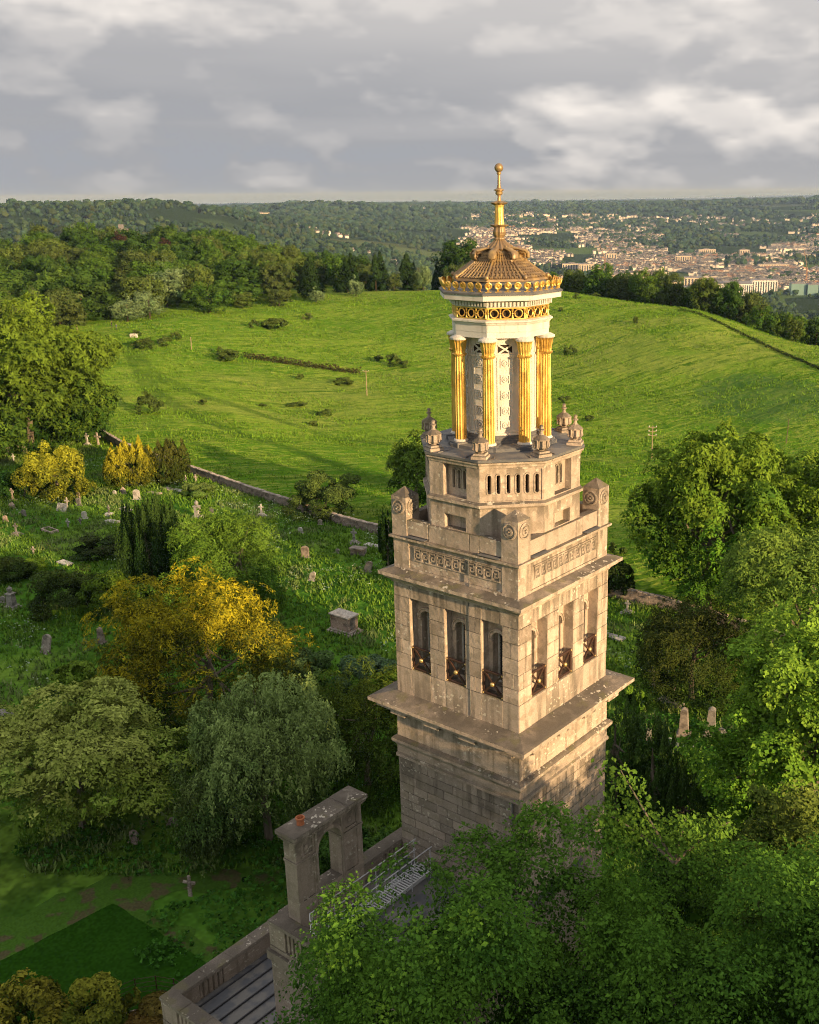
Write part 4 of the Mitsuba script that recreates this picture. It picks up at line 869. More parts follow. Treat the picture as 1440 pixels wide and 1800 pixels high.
# ---------------------------------------------------------------- graves
GRAVES = [
('cross_block', -72.9, 112.8, 1.7, 0.5, 0.6, 'sandstone cross on a square block at the far left edge'),
('gable', -73.3, 116.6, 1.1, 0.5, 0.6, 'small pointed grave marker right of the sandstone cross at the far left'),
('celtic', -71.2, 114.3, 1.69, 0.35, 0.3, 'grey wheel cross at the far left under the huge tree'),
('celtic', -70.4, 113.5, 1.08, 0.5, 0.8, 'squat pinkish wheel cross beside the grey wheel cross'),
('cross', -70.3, 108.8, 1.28, 0.95, 0.0, 'small white cross in front of the sandstone cross at the far left'),
('cross_step', -64.2, 120.7, 2.26, 0.8, 0.0, 'tall pale marble cross on stepped base near the field wall'),
('cross', -62.9, 121.7, 2.09, 0.6, 0.5, 'tall beige stone cross beside the marble stepped cross'),
('headstone', -72.0, 122.5, 0.64, 0.45, 0.6, 'low pinkish headstone under the huge tree'),
('celtic', -60.3, 86.2, 1.68, 0.2, 0.5, 'dark weathered wheel cross left of the golden shrub'),
('gable', -58.9, 82.8, 0.82, 0.3, 0.5, 'small gabled brown grave marker below the dark wheel cross'),
('headstone', -56.0, 79.5, 0.82, 0.1, 0.0, 'dark round topped headstone among white cow parsley'),
('headstone', -57.2, 77.3, 0.8, 0.4, 1.0, 'pink round topped headstone at the left edge'),
('cross', -52.2, 82.7, 1.42, 0.6, 0.35, 'slender beige cross in front of the golden shrub'),
('headstone', -52.6, 87.2, 0.88, 0.2, 0.6, 'brown headstone against the foot of the golden shrub'),
('headstone', -51.2, 83.8, 1.04, 0.12, 0.0, 'dark grey headstone in front of the brown one at the golden shrub'),
('slab_lean', -52.4, 81.3, 0.58, 0.8, 0.0, 'pale slab leaning in the grass left of the slender beige cross'),
('headstone', -48.7, 88.9, 0.73, 1.0, 0.1, 'almost white round headstone below the golden upright yew'),
('gable', -48.0, 89.9, 0.94, 0.4, 0.6, 'gabled pinkish grave marker beside the almost white headstone'),
('headstone', -45.3, 87.1, 1.36, 0.75, 0.2, 'tall pale round topped headstone below the golden yew pair'),
('cross_block', -46.1, 79.7, 1.4, 0.08, 0.0, 'dark stone cross on a white base in the middle of the churchyard grass'),
('ledger', -45.0, 82.2, 0.26, 0.95, 0.0, 'white flat ledger stone above the dark column shaped yew'),
('headstone', -48.5, 78.4, 0.94, 0.95, 0.0, 'white oval headstone in the open grass'),
('cross', -49.0, 74.9, 1.11, 0.75, 0.0, 'short white cross with wide arms in the open grass'),
('cross_step', -53.7, 72.3, 1.46, 0.08, 0.0, 'black cross on a stepped base at the left'),
('kerb', -50.5, 73.5, 0.4, 0.6, 0.8, 'pinkish kerb grave lying in the grass at the left'),
('cross', -48.9, 65.4, 1.03, 0.35, 0.3, 'mossy cross in long grass above the dark bushes'),
('ledger', -44.5, 62.7, 0.3, 0.95, 0.0, 'pale broken slab beside the bushes at the left'),
('urn', -44.6, 50.8, 2.21, 0.3, 0.0, 'large grey urn monument on a pedestal at the left edge'),
('headstone', -46.1, 52.2, 0.68, 0.15, 0.0, 'dark headstone cut by the left edge behind the urn monument'),
('headstone_lean', -37.5, 40.9, 1.72, 0.35, 0.3, 'tall tilted headstone leaning to the right in the lower left grass'),
('obelisk', -33.6, 42.9, 1.54, 0.5, 0.9, 'pink obelisk left of the golden yew'),
('ledger', -44.1, 90.2, 0.3, 0.6, 0.8, 'pinkish flat ledger stone right of the golden yew pair'),
('ledger', -43.0, 92.5, 0.3, 0.6, 0.8, 'flat reddish ledger stone furthest up the slope near the wall'),
('ledger', -41.5, 91.8, 0.28, 0.75, 0.0, 'grey flat ledger stone close to the field wall'),
('urn', -35.6, 79.5, 2.18, 0.5, 0.0, 'tall grey urn on a pedestal right of the dark column shaped yew'),
('headstone', -34.5, 81.4, 0.88, 0.12, 0.0, 'dark stump of a headstone right of the tall grey urn'),
('cross', -42.2, 97.2, 1.02, 0.55, 0.2, 'small grey cross close to the field wall, left one of two'),
('cross', -40.9, 97.5, 1.1, 0.55, 0.5, 'small beige cross close to the field wall, right one of two'),
('cross', -48.1, 76.1, 0.88, 0.08, 0.0, 'small thin black cross in the open grass'),
('ledger', -44.8, 77.1, 0.19, 0.8, 0.0, 'pale sunken slab left of the dark column shaped yew'),
('headstone', -41.9, 65.8, 0.76, 0.25, 0.8, 'brown pedestal stone in the brambles, left one of two'),
('headstone', -40.9, 66.8, 0.7, 0.3, 0.8, 'brown pedestal stone in the brambles, right one of two'),
('table', -35.8, 29.7, 0.46, 0.1, 0.0, 'dark flat table tomb at the left edge above the maple'),
('cross_step', -28.5, 80.9, 1.58, 0.9, 0.0, 'rough white cross on a stepped base near the wall'),
('headstone', -22.5, 73.5, 0.74, 0.9, 0.0, 'pale round headstone below the hawthorn'),
('headstone', -20.3, 64.1, 1.32, 0.15, 0.4, 'dark arched headstone in the middle churchyard'),
('headstone_lean', -18.5, 57.2, 0.96, 0.5, 0.1, 'grey round headstone tilted backwards above the chest tomb'),
('chest', -13.5, 44.9, 1.68, 0.5, 1.0, 'pinkish brown chest tomb on a plinth with a pale flat lid'),
('cross_step', -15.9, 69.0, 1.76, 0.4, 0.0, 'grey cross on broad steps near the wall left of the tower'),
('table', -14.9, 64.9, 0.88, 0.12, 0.2, 'dark table tomb beside the cross on broad steps'),
('ledger', -13.8, 68.1, 0.26, 0.9, 0.0, 'white flat slab close to the left side of the tower'),
('headstone_lean', -13.4, 59.6, 1.14, 0.25, 0.2, 'leaning arched headstone by the left side of the tower'),
('headstone', -21.0, 77.6, 0.69, 0.3, 0.2, 'grey headstone against the wall under the hawthorn'),
('headstone', -17.2, 65.6, 0.5, 0.2, 0.1, 'small dark headstone in tall grass left of the table tomb'),
('cross_step', 11.2, 49.6, 1.3, 0.75, 0.0, 'pale cross on a small step right of the tower'),
('ledger', 9.4, 43.7, 0.26, 0.8, 0.2, 'pale flat slab close to the right side of the tower'),
('cross', 11.4, 34.5, 1.84, 0.6, 0.0, 'tall thin white cross in front of the dark yew right of the tower'),
('table', 12.2, 33.9, 0.42, 0.5, 0.5, 'low brown tomb beside the tall thin white cross'),
('ledger', 12.3, 31.5, 0.23, 0.85, 0.0, 'white slab half hidden in the undergrowth below the dark yew'),
('obelisk', 12.4, 26.6, 2.21, 0.2, 0.6, 'stout brown obelisk right of the tower, left one of the pair'),
('obelisk', 14.2, 26.6, 2.3, 0.4, 0.1, 'stout grey obelisk right of the tower, right one of the pair'),
('obelisk', 9.8, 25.3, 1.33, 0.55, 0.0, 'thin pale pointed obelisk beside the dark upright yews'),
('ledger', 11.8, 25.1, 0.38, 0.95, 0.0, 'large white broken ledger lying in the ground cover'),
('headstone', 15.1, 27.0, 0.4, 0.4, 0.0, 'low grey stone right of the pair of obelisks'),
('cross', -16.8, 9.7, 1.32, 0.45, 0.5, 'weathered stone cross in the ground cover above the dark lawn'),
('headstone', -21.4, 14.6, 0.84, 0.2, 0.5, 'brown headstone under the edge of the maple'),
('headstone', -19.7, 16.4, 0.5, 0.2, 0.4, 'dark square stone under the trees right of the maple'),
]
def cross_m(H, w=.6, t=.13, wheel=False, base=None):
    g = MB(); arm = H*.66; a = H*.26 if not wheel else H*.2
    return g, arm, a
def grave(kind, x, y, H, tone, pink, label, rg):
    cat = {'ledger': 'slab', 'slab_lean': 'slab', 'kerb': 'grave', 'chest': 'tomb', 'table': 'tomb', 'obelisk': 'obelisk', 'urn': 'monument'}.get(kind, 'cross' if kind.startswith(('cross', 'celtic')) else 'gravestone')
    nm = {'ledger': 'ledger_stone', 'slab_lean': 'fallen_slab', 'kerb': 'kerb_grave', 'chest': 'chest_tomb', 'table': 'table_tomb', 'obelisk': 'obelisk', 'urn': 'urn_monument'}.get(kind, 'stone_cross' if cat == 'cross' else 'headstone')
    key = num(nm); lab(key, label, cat); z = float(gz(x, y))-.06; rz = -.32+rg.normal()*.12; tl = rg.normal(size=2)*.03
    parts = {}
    def P(n): return parts.setdefault(n, MB())
    H = max(H, .25)
    if kind in ('cross', 'cross_step', 'cross_block', 'celtic'):
        z0 = 0
        if kind == 'cross_step':
            for i, w in enumerate((.62, .46, .32)): P('base').box(-w, w, -w*.8, w*.8, z0, z0+H*.085, .02); z0 += H*.085
        elif kind == 'cross_block': P('base').box(-.4, .4, -.33, .33, 0, H*.3, .05); z0 = H*.3
        elif kind == 'celtic': P('base').box(-.3, .3, -.24, .24, 0, H*.18, .04); z0 = H*.18
        t = max(.075, H*.055); hh = H-z0; am = z0+hh*.68; wd = max(.26, hh*.27)
        v, f = boxm(-t, t, -t*.8, t*.8, z0, H, .02); v = np.array(v); k = (v[:, 2] < z0+hh*.3); v[k, 0] *= 1.5; P('shaft').put(v, f)
        P('shaft').box(-wd, -t-.001, -t*.75, t*.75, am-t, am+t, .02).box(t+.001, wd, -t*.75, t*.75, am-t, am+t, .02)
        if kind == 'celtic': P('wheel').add(annulus(0, am, wd*.55, wd*.8, -t*.6, t*.6, 20))
    elif kind.startswith('headstone'):
        w = min(max(.26, H*.32), .46); d = .075; th_ = np.linspace(0, math.pi, 11)
        pts = [(-w, 0), (w, 0)]+[(w*math.cos(t), H-w*.75+w*.75*math.sin(t)) for t in th_]
        e = trimesh.creation.extrude_polygon(__import__('shapely').Polygon(pts), 2*d, engine='earcut'); v = np.array(e.vertices); v = np.c_[v[:, 0], d-v[:, 2], v[:, 1]]
        P('tablet').put(v, e.faces); P('base').box(-w-.1, w+.1, -.2, .2, 0, .14, .03)
    elif kind == 'gable':
        w = .34; pts = [(-w, 0), (w, 0), (w, H*.55), (w*1.15, H*.55), (0, H), (-w*1.15, H*.55), (-w, H*.55)]
        e = trimesh.creation.extrude_polygon(__import__('shapely').Polygon(pts), .24, engine='earcut'); v = np.array(e.vertices); v = np.c_[v[:, 0], .12-v[:, 2], v[:, 1]]
        P('tablet').put(v, e.faces); P('base').box(-w-.12, w+.12, -.25, .25, 0, .12, .03)
    elif kind == 'ledger': P('slab').box(-.42, .42, -.95, .95, .05, .24, .03); rz += math.pi/2*.8
    elif kind == 'slab_lean':
        v, f = boxm(-.7, .7, -.07, .07, 0, .95, .03); v = np.array(v); v[:, 1] += v[:, 2]*.5; P('slab').put(v, f)
    elif kind == 'kerb':
        g = P('kerb'); g.box(-.5, .5, -1.05, -.9, 0, .35, .02).box(-.5, .5, .9, 1.05, 0, .35, .02).box(-.5, -.36, -.899, .899, 0, .34, .02).box(.36, .5, -.899, .899, 0, .34, .02); rz += 1.25
    elif kind == 'obelisk':
        w = H*.13; P('base').box(-w*1.7, w*1.7, -w*1.7, w*1.7, 0, H*.12, .03)
        P('shaft').add(tri(loft([(w*1.15, H*.12), (w*.8, H*.9), (w*.05, H)])))
    elif kind == 'urn':
        P('base').box(-.62, .62, -.62, .62, 0, .16, .03).box(-.48, .48, -.48, .48, .16, .34, .03)
        P('pedestal').add(tri(loft([(.36, .34), (.31, .4), (.27, H*.62), (.36, H*.65), (.36, H*.69), (.2, H*.72)])))
        P('urn').add(tri(lathe([(.1, H*.71), (.2, H*.77), (.25, H*.84), (.2, H*.89), (.24, H*.9), (.1, H*.95), (.03, H)], 14)))
    elif kind == 'table':
        P('body').box(-.75, .75, -.42, .42, 0, H*.82, .03); P('lid').box(-.85, .85, -.5, .5, H*.82, H, .02)
    elif kind == 'chest':
        rz = math.radians(-37.3)+math.radians(2)
        P('plinth').box(-1.36, 1.36, -.88, .88, 0, .22, .03)  .box(-1.18, 1.18, -.7, .7, .22, .38, .03)
        P('body').box(-1.0, 1.0, -.53, .53, .38, H-.12, .02)
        for sx in (-1, 1):
            for sy in (-1, 1): P('corner_pier').box(*sorted((sx*.92, sx*1.05)), *sorted((sy*.46, sy*.58)), .38, H-.12, .02)
        P('end_panel').box(1.0, 1.025, -.3, .3, .5, H-.25, .01)
        P('lid').box(-1.16, 1.16, -.69, .69, H-.12, H+.02, .03)
    lean = {'headstone_lean': (.22, .12)}.get(kind, (0, 0))
    for n, m in parts.items():
        v, f = tri(m.mesh()); v = np.array(v); hgt = v[:, 2].copy()
        v[:, 0] += hgt*(tl[0]+lean[0]); v[:, 1] += hgt*(tl[1]+lean[1])
        v = v @ rotz(rz).T + [x, y, z]
        tn = tone
        if kind == 'chest' and n == 'lid': uvv = (.72, .25)
        elif kind == 'chest' and n == 'plinth': uvv = (.5, .4)
        elif kind == 'chest' and n == 'end_panel': uvv = (.05, .2)
        elif kind == 'cross_block' and n == 'base' and tone < .2: uvv = (.95, 0)
        else: uvv = (tone, pink)
        add(key+'__'+n, (v, f), 'gravestone', uv=(uvv[0]*(.8 if kind != 'obelisk' else .25), uvv[1]*(.6 if kind != 'obelisk' else .25)))
rgv = np.random.default_rng(77)
for k_, x, y, H, t_, p_, l_ in GRAVES: grave(k_, x, y, H, t_, p_, l_, rgv)
# ---------------------------------------------------------------- bushes on the open field
BUSH = [(-96.4, 246.4, 2.8, 3.4), (-92.5, 251.7, 1.9, 3.0), (-91.7, 260.0, 1.4, 2.7), (-104.2, 264.2, 1.3, 1.9), (-65.9, 155.2, 2.5, 4.7), (-60.8, 173.1, 0.9, 1.3), (-51.1, 183.5, 0.7, 0.9), (-37.6, 184.6, 1.6, 2.1), (-71.4, 238.5, 2.9, 3.8), (-75.9, 246.3, 0.9, 2.3), (-71.0, 294.4, 4.0, 3.7), (-64.6, 316.1, 1.5, 2.6), (-76.1, 289.3, 1.8, 3.3), (-40.3, 226.8, 2.5, 2.5), (-51.4, 228.4, 0.9, 2.0), (-34.8, 260.0, 1.6, 2.1), (-29.8, 253.1, 2.1, 4.1), (-26.6, 252.5, 1.6, 2.5), (-38.1, 170.8, 0.9, 1.2), (20.5, 268.5, 1.8, 3.0), (42.8, 296.6, 0.8, 2.8), (15.4, 210.9, 1.2, 2.5), (19.5, 187.8, 0.9, 1.5), (-45.2, 191.2, 1.9, 1.2), (-99.8, 224.4, 2.1, 5.0), (28.4, 352.4, 1.5, 2.3), (37.2, 374.2, 1.3, 2.2), (12.2, 67.1, 0.9, 1.9), (20.6, 324.5, 1.0, 1.7)]
BL = {0: 'largest rounded bush beside the white trough at the left of the field', 1: 'rounded bush right of the largest one beside the trough', 2: 'small rounded bush, rightmost of the three near the trough', 4: 'dark bush alone beside the wheel tracks in the field', 10: 'wide low bush in the upper middle of the field near the wood', 11: 'pale small bush high up in the field near the wood', 8: 'bush at the left end of the long brown hedge bank', 13: 'wide bush below the right end of the brown hedge bank', 7: 'small dark bush in the lower middle of the field', 19: 'dark round bush in the field right of the lantern', 20: 'small lone sapling below the brow right of the lantern roof', 21: 'small bush touching the right of the gilded columns', 24: 'tall bush at the left field edge behind the huge tree', 16: 'middle bush of three in a row left of the lantern', 15: 'left bush of three in a row left of the lantern', 17: 'right bush of three in a row left of the lantern', 27: 'dark round bush behind the ledge at the right of the tower'}
for i, (x, y, R, H) in enumerate(BUSH):
    pale = i in (11,); b0 = (.055, .085, .02) if not pale else (.14, .15, .06)
    if i in BL: tree('field_bush', BL[i], x, y, R*1.05, H*.82, b0, 'round', int(1200+900*R), max(.2, R*.13), tip=(.12, .14, .035), tipf=.28, cat='bush', z0=-.12, nb=14, trunk=False, freq=.9, thr=.42)
    else: tree('field_bush', 'small dark bush dotted in the open field', x, y, R*1.05, H*.82, b0, 'round', int(1200+900*R), max(.2, R*.13), tip=(.12, .14, .035), tipf=.28, cat='bush', group='small bushes dotted in the field', z0=-.12, nb=14, trunk=False, freq=.9, thr=.42)
for nm, lb, x, y, R, H, b0, tp, tf in (
 ('bramble_bush', 'dark rounded bush above the bright leafy bush at the left', -39.2, 49.4, 3.3, 4.6, (.032, .055, .016), (.10, .12, .03), .25),
 ('bramble_bush', 'dark green bush right of the dark rounded bush at the left', -35.0, 49.0, 2.9, 4.0, (.04, .085, .018), (.17, .22, .02), .22),
 ('leafy_bush', 'bright yellow green bush at the left of the golden yew', -32.4, 34, 1.9, 2.7, (.13, .21, .025), (.22, .28, .04), .3),
 ('leafy_bush', 'small bright green bush at the left edge of the churchyard', -46.3, 59.5, 1.3, 1.7, (.13, .22, .02), (.2, .27, .03), .3),
 ('bramble_bush', 'dark low bush at the left edge beside the small bright one', -48.2, 58, 2.2, 2.0, (.035, .06, .016), (.1, .12, .03), .2),
 ('bramble_bush', 'low dark bramble mound left of the dark column shaped yew', -41.7, 65.4, 3.4, 1.8, (.035, .055, .02), (.09, .10, .035), .25),
 ('leafy_bush', 'pale green bush near the field wall above the dark column shaped yew', -38.2, 89.6, 2.1, 1.9, (.10, .15, .03), (.17, .2, .06), .3),
 ('golden_conifer', 'dark golden conifer at the bottom left corner, left of its pair', -21.0, -.6, 1.8, 3.3, (.055, .075, .012), (.26, .21, .03), .36),
 ('golden_conifer', 'golden conifer at the bottom left, right one beside the iron fence', -18.2, .3, 1.5, 3.0, (.06, .085, .015), (.24, .22, .03), .36),
 ('bramble_bush', 'dark shrub hidden beside the right side of the tower ledge', 10.7, 53.6, 1.4, 3.7, (.035, .06, .015), (.09, .11, .03), .2),
 ('leafy_bush', 'small bright clipped bush at the right corner of the wide ledge', 9.3, 30.6, 1.0, 1.7, (.10, .18, .02), (.16, .24, .03), .3),
 ('elder_bush', 'dark green elder with white flower heads left of the tower', -10.6, 33.0, 2.6, 3.0, (.04, .10, .022), (.45, .46, .38), .08),
 ('leafy_bush', 'bright yellow green bush close to the left side of the tower', -8.4, 31.5, 1.6, 2.6, (.10, .19, .02), (.2, .28, .03), .35),
 ('bramble_bush', 'pale green bramble right of the golden yew below the chest tomb', -14.8, 33.5, 2.6, 3.2, (.06, .12, .03), (.16, .2, .08), .25),
 ('undergrowth_bush', 'leafy undergrowth bush below the white ledger right of the tower', 12.6, 17.5, 3.6, 4.0, (.05, .12, .018), (.12, .2, .03), .3),
 ('undergrowth_bush', 'dark leafy undergrowth between the upright yews and the maple', 10.2, 7.5, 3.0, 3.4, (.04, .09, .016), (.1, .15, .03), .25),
 ('undergrowth_bush', 'mound of dark leaves between the chimney arch and the tower', -8.2, 10.5, 2.6, 3.4, (.03, .075, .014), (.08, .14, .03), .25),
 ('brown_shrub', 'rusty brown low shrub at the bottom left by the stone edging', -15.6, .2, 1.6, .9, (.12, .055, .02), (.16, .13, .03), .2)):
    tree(nm, lb, x, y, R, H, b0, 'round', int(5000+2600*R), .17, tip=tp, tipf=tf, cat='bush' if 'conifer' not in nm else 'conifer', z0=-.15, nb=20, trunk=False, freq=1.0, thr=.42)
# ---------------------------------------------------------------- grass, ground cover, flowers: uncountable
rgs = np.random.default_rng(31)
def scatter(n, x0, x1, y0, y1, keep):
    x, y = rgs.uniform(x0, x1, n), rgs.uniform(y0, y1, n); k = keep(x, y); return x[k], y[k]
def infr(x, y): a = np.degrees(np.arctan2(x, y+37.8)); return (a > -28) & (a < 19)
def tufts(key, x, y, hgt, col, nb, spread, label):
    n = len(x); S = np.repeat(np.arange(n), nb); N = len(S)
    bx, by = x[S]+rgs.normal(size=N)*spread, y[S]+rgs.normal(size=N)*spread; bz = gz(bx, by)
    h = np.broadcast_to(hgt, n)[S]*rgs.uniform(.6, 1.3, N); d = rgs.random(N)*2*np.pi; le = rgs.uniform(.2, .8, N)*h; w = h*.16+.03
    b = np.stack([bx, by, bz-.05], 1); t = np.stack([np.cos(d), np.sin(d), 0*d], 1); s = np.stack([-np.sin(d), np.cos(d), 0*d], 1)
    v = np.stack([b-s*w[:, None], b+s*w[:, None], b+t*le[:, None]+np.c_[0*h, 0*h, h]], 1).reshape(-1, 3)
    c = np.repeat(np.clip(col[S]*(1+.2*rgs.normal(size=(N, 1))), .005, .8), 3, 0)
    add(key, (v, np.arange(3*N).reshape(-1, 3)), 'leaf', color=c); lab(key, label, kind='stuff')
def yard(x, y): return (wall_side(x, y) < -.8) & infr(x, y) & ~((x < -6) & (y < 11.5) & (x > -40)) & (np.hypot(x, y) > 5)
x, y = scatter(130000, -75, 32, 6, 135, yard); dd = np.hypot(x, y+38)
k = rgs.random(len(x)) < np.clip(.25+.9*(meshkit.fbm(np.c_[x*.18, y*.18, 0*x], 3, 4)-.2), .1, 1); x, y = x[k], y[k]
q = meshkit.fbm(np.c_[x*.12, y*.12, 0*x], 3, 9)[:, None]; col = np.array([.068, .172, .018])*(1-q)+np.array([.15, .25, .035])*q
q2 = np.clip((meshkit.fbm(np.c_[x*.35+3, y*.35, 0*x], 3, 51)[:, None]-.5)*5, 0, 1); col = col*(1-q2)+np.array([.15, .21, .07])*q2
tufts('grass', x, y, .42, col, 4, .16, 'long green churchyard grass')
fx = lambda x, y: (wall_side(x, y) > 1) & infr(x, y)
x, y = scatter(130000, -140, 110, 60, 380, fx); k = rgs.random(len(x)) < np.clip(160/np.hypot(x, y+38), .2, 1)*np.clip(2.2*(meshkit.fbm(np.c_[x*.08, y*.16, 0*x], 4, 14)-.22), .08, 1); x, y = x[k], y[k]
q = meshkit.fbm(np.c_[x*.05, y*.09, 0*x], 4, 19)[:, None]; col = np.array([.085, .19, .014])*(1-q)+np.array([.145, .245, .03])*q
tufts('meadow_grass', x, y,   .26+.0009*np.hypot(x, y+38), col, 3, .35, 'lush meadow grass waving in the field')
# ground cover of ivy and nettles
reg = lambda x, y: (((x+14.2)/4.6)**2+((y-6.8)/3.6)**2 < 1) | (((x+9.5)/5)**2+((y-9)/5)**2 < 1) | (((x-12)/5.5)**2+((y-20)/9)**2 < 1) | (((x+20)/8)**2+((y-13.6)/2.3)**2 < 1) | (((x+32)/5)**2+((y-8)/6)**2 < 1)
x, y = scatter(70000, -36, 20, 0, 34, lambda x, y: reg(x, y) & (meshkit.fbm(np.c_[x*.8, y*.8, 0*x], 2, 8) > .33) & ~((x < -20.0) & (y < 9.0+(x+20.7)*1.07) & (x > -36))); h = meshkit.fbm(np.c_[x*.7, y*.7, 0*x], 3, 3)
p = np.stack([x, y, gz(x, y)+1.5*np.clip(h-.25, 0, 1)*rgs.uniform(.35, 1, len(x))], 1)
v, f, c = leafmesh(rgs, p, unit(np.array([0, 0, .9])+rgs.normal(size=p.shape)*.5), .20, tint(rgs, len(p), (.06, .155, .022), var=.3), .85)
add('ground_ivy', (v, f), 'leaf', color=c); lab('ground_ivy', 'dense green ivy and nettles covering the ground near the tower', kind='stuff')
x, y = scatter(17000, -72, 25, 22, 125, lambda x, y: yard(x, y) & (meshkit.fbm(np.c_[x*.16+7, y*.16, 0*x], 3, 41) > .62)); n = len(x)
p = np.stack([x, y, gz(x, y)+rgs.uniform(.5, .95, n)], 1); S = np.repeat(np.arange(n), 2)
v, f, c = leafmesh(rgs, p[S]+rgs.normal(size=(len(S), 3))*[.14, .14, .05], np.array([0, 0, 1.])+rgs.normal(size=(len(S), 3))*.3, .13, tint(rgs, len(S), (.40, .44, .33), var=.2), .9)
add('cow_parsley', (v, f), 'leaf', color=c); lab('cow_parsley', 'white cow parsley flower heads in the long grass', kind='stuff')
# ---------------------------------------------------------------- poles, bank, trough, people, fence on the field
def pole(label, x, y, H, arms, tilt=0, bsdf='timber', r=.13):
    key = num('utility_pole'); lab(key, label, 'pole'); z = float(gz(x, y))
    add(key+'__post', tri(tube([[x, y, z-.4], [x+tilt, y, z+H]], [r, r*.75], 8)), bsdf, smooth=True)
    for i in range(arms):
        zz = z+H-.3-.75*i; add(num(key+'__crossarm'), boxm(x+tilt-.75, x+tilt+.75, y-.04, y+.04, zz-.05, zz+.05), bsdf)
        for s in (-.65, .65): add(num(key+'__insulator'), tri(lathe([(.05, zz+.07), (.075, zz+.15), (.05, zz+.27)], 8, x+tilt+s, y)), 'white_metal')
pole('wooden utility pole with one crossarm at the left edge of the field', -121.8, 266.6, 8.4, 1, -1.2)
pole('thin wooden pole in the middle of the field left of the lantern', -32.5, 213.7, 6.5, 1, 0, r=.12)
pole('utility pole with three crossarms and white insulators right of the tower', 27.4, 147.4, 6.0, 3, 0, r=.10)
pole('thin dark bare pole in the field behind the right hand trees', 55.5, 161.0, 5.0, 0, .2, 'dark_timber', .09)
key = 'marker_post'; z = float(gz(-86, 253)); lab(key, 'thin pale post in the field near the bushes at the left', 'post'); add(key, tri(tube([[-84, 247.6, z-.3], [-84, 247.6, z+3.1]], .11, 6)), 'timber', smooth=True)
key = 'water_trough'; lab(key, 'white trough beside the largest rounded bush in the field', 'trough'); X, Y_ = -104.5, 262.5; z = float(gz(X, Y_))
add(key, MB().box(X-1.0, X+1.0, Y_-.5, Y_-.42, z-.2, z+.85).box(X-1.0, X+1.0, Y_+.42, Y_+.5, z-.2, z+.85).box(X-1.0, X-.92, Y_-.42, Y_+.42, z-.2, z+.85).box(X+.92, X+1.0, Y_-.42, Y_+.42, z-.2, z+.85).box(X-.92, X+.92, Y_-.42, Y_+.42, z-.2, z+.7).mesh(), 'gravestone', uv=(.9, .1))

# hedge bank, walkers, iron fence
rgp = np.random.default_rng(91)
n = 2600; t = rgp.random(n); x = -69.5+31.3*t+rgp.normal(size=n)*.7; y = 246.7-4.4*t+rgp.normal(size=n)*.7
p = np.stack([x, y, gz(x, y)+rgp.random(n)**1.5*1.5*(.5+meshkit.noise(np.c_[x*.4, y*.4, 0*x], 3))], 1)
v, f, c = leafmesh(rgp, p, unit(rgp.normal(size=(n, 3))+[0, 0, .6]), .4, tint(rgp, n, (.075, .058, .028), var=.25))
add('hedge_bank', (v, f), 'leaf', color=c); lab('hedge_bank', 'long brown dead hedge bank running across the field left of the lantern', 'hedge')
n = 4200; t = rgp.random(n)**.8; BX = [61.6, 68.1, 76.5, 81.3, 84, 86]; BY = [330, 300, 276, 249, 225, 195]
x = np.interp(t*5, range(6), BX)+rgp.normal(size=n)*.28; y = np.interp(t*5, range(6), BY)+rgp.normal(size=n)*.28
p = np.stack([x, y, gz(x, y)+rgp.random(n)*.75], 1); v, f, c = leafmesh(rgp, p, unit(rgp.normal(size=(n, 3))+[0, 0, .6]), .38, tint(rgp, n, (.045, .06, .022), var=.25))
add('boundary_hedge', (v, f), 'leaf', color=c); lab('boundary_hedge', 'thin dark hedge line running down the brow at the right of the field', 'hedge')
def sph(p, r): return Manifold.sphere(r, 14).translate(list(map(float, p)))
def chain(js): 
    m = Manifold()
    for (p, r), (q, s) in zip(js, js[1:]): m = m + Manifold.batch_hull([sph(p, r), sph(q, s)])
    return m
def person(label, x, y, coat, turn):
    key = num('person'); lab(key, label, 'person'); z = float(gz(x, y))
    legs = chain([((.11, .12, .06), .05), ((.1, .02, .48), .062), ((.09, 0, .9), .10)])+chain([((-.11, -.14, .06), .05), ((-.1, .03, .48), .062), ((-.09, 0, .9), .10)])
    legs = legs+chain([((.11, .12, .05), .045), ((.12, .25, .04), .04)])+chain([((-.11, -.14, .05), .045), ((-.12, -.02, .04), .04)])+chain([((-.09, 0, .92), .11), ((.09, 0, .92), .11)])
    top = chain([((-.08, 0, .98), .12), ((0, 0, 1.2), .14), ((0, 0, 1.38), .13)])+chain([((-.17, 0, 1.42), .065), ((.17, 0, 1.42), .065)])
    for s in (1, -1): top = top+chain([((.19*s, 0, 1.41), .06), ((.25*s, -.05*s, 1.14), .048), ((.25*s, .08, .93), .04)])
    head = chain([((0, 0, 1.45), .06), ((0, .01, 1.56), .055)])+chain([((0, .02, 1.62), .085), ((0, 0, 1.68), .10)])+sph((0, .105, 1.635), .022)
    for s in (1, -1): head = head+chain([((.25*s, .08, .9), .036), ((.25*s, .11, .80), .03)])
    hair = Manifold.batch_hull([sph((0, -.03, 1.70), .105), sph((0, -.06, 1.62), .08)])
    for n_, m, b in (('trousers', legs, 'cloth_dark'), ('coat', top, coat), ('skin', head, 'skin'), ('hair', hair, 'dark_timber')):
        mm = m.to_mesh(); add(key+'__'+n_, move((np.array(mm.vert_properties[:, :3]), np.array(mm.tri_verts)), x, y, z, turn), b, smooth=50)
person('walker in a dark coat on the field path at the left', -115.8, 277, 'cloth_dark', 2.4)
person('walker in a blue coat on the field path, right one of two', -112.9, 272.6, 'cloth_blue', 2.6)
key = 'iron_fence'; lab(key, 'thin black iron hoop fence on the lawn beside the low roof', 'fence')
FP = [(-18.2, 1.6), (-17.2, 2.3), (-16.3, 2.5), (-15.4, 2.3), (-14.6, 1.9)]
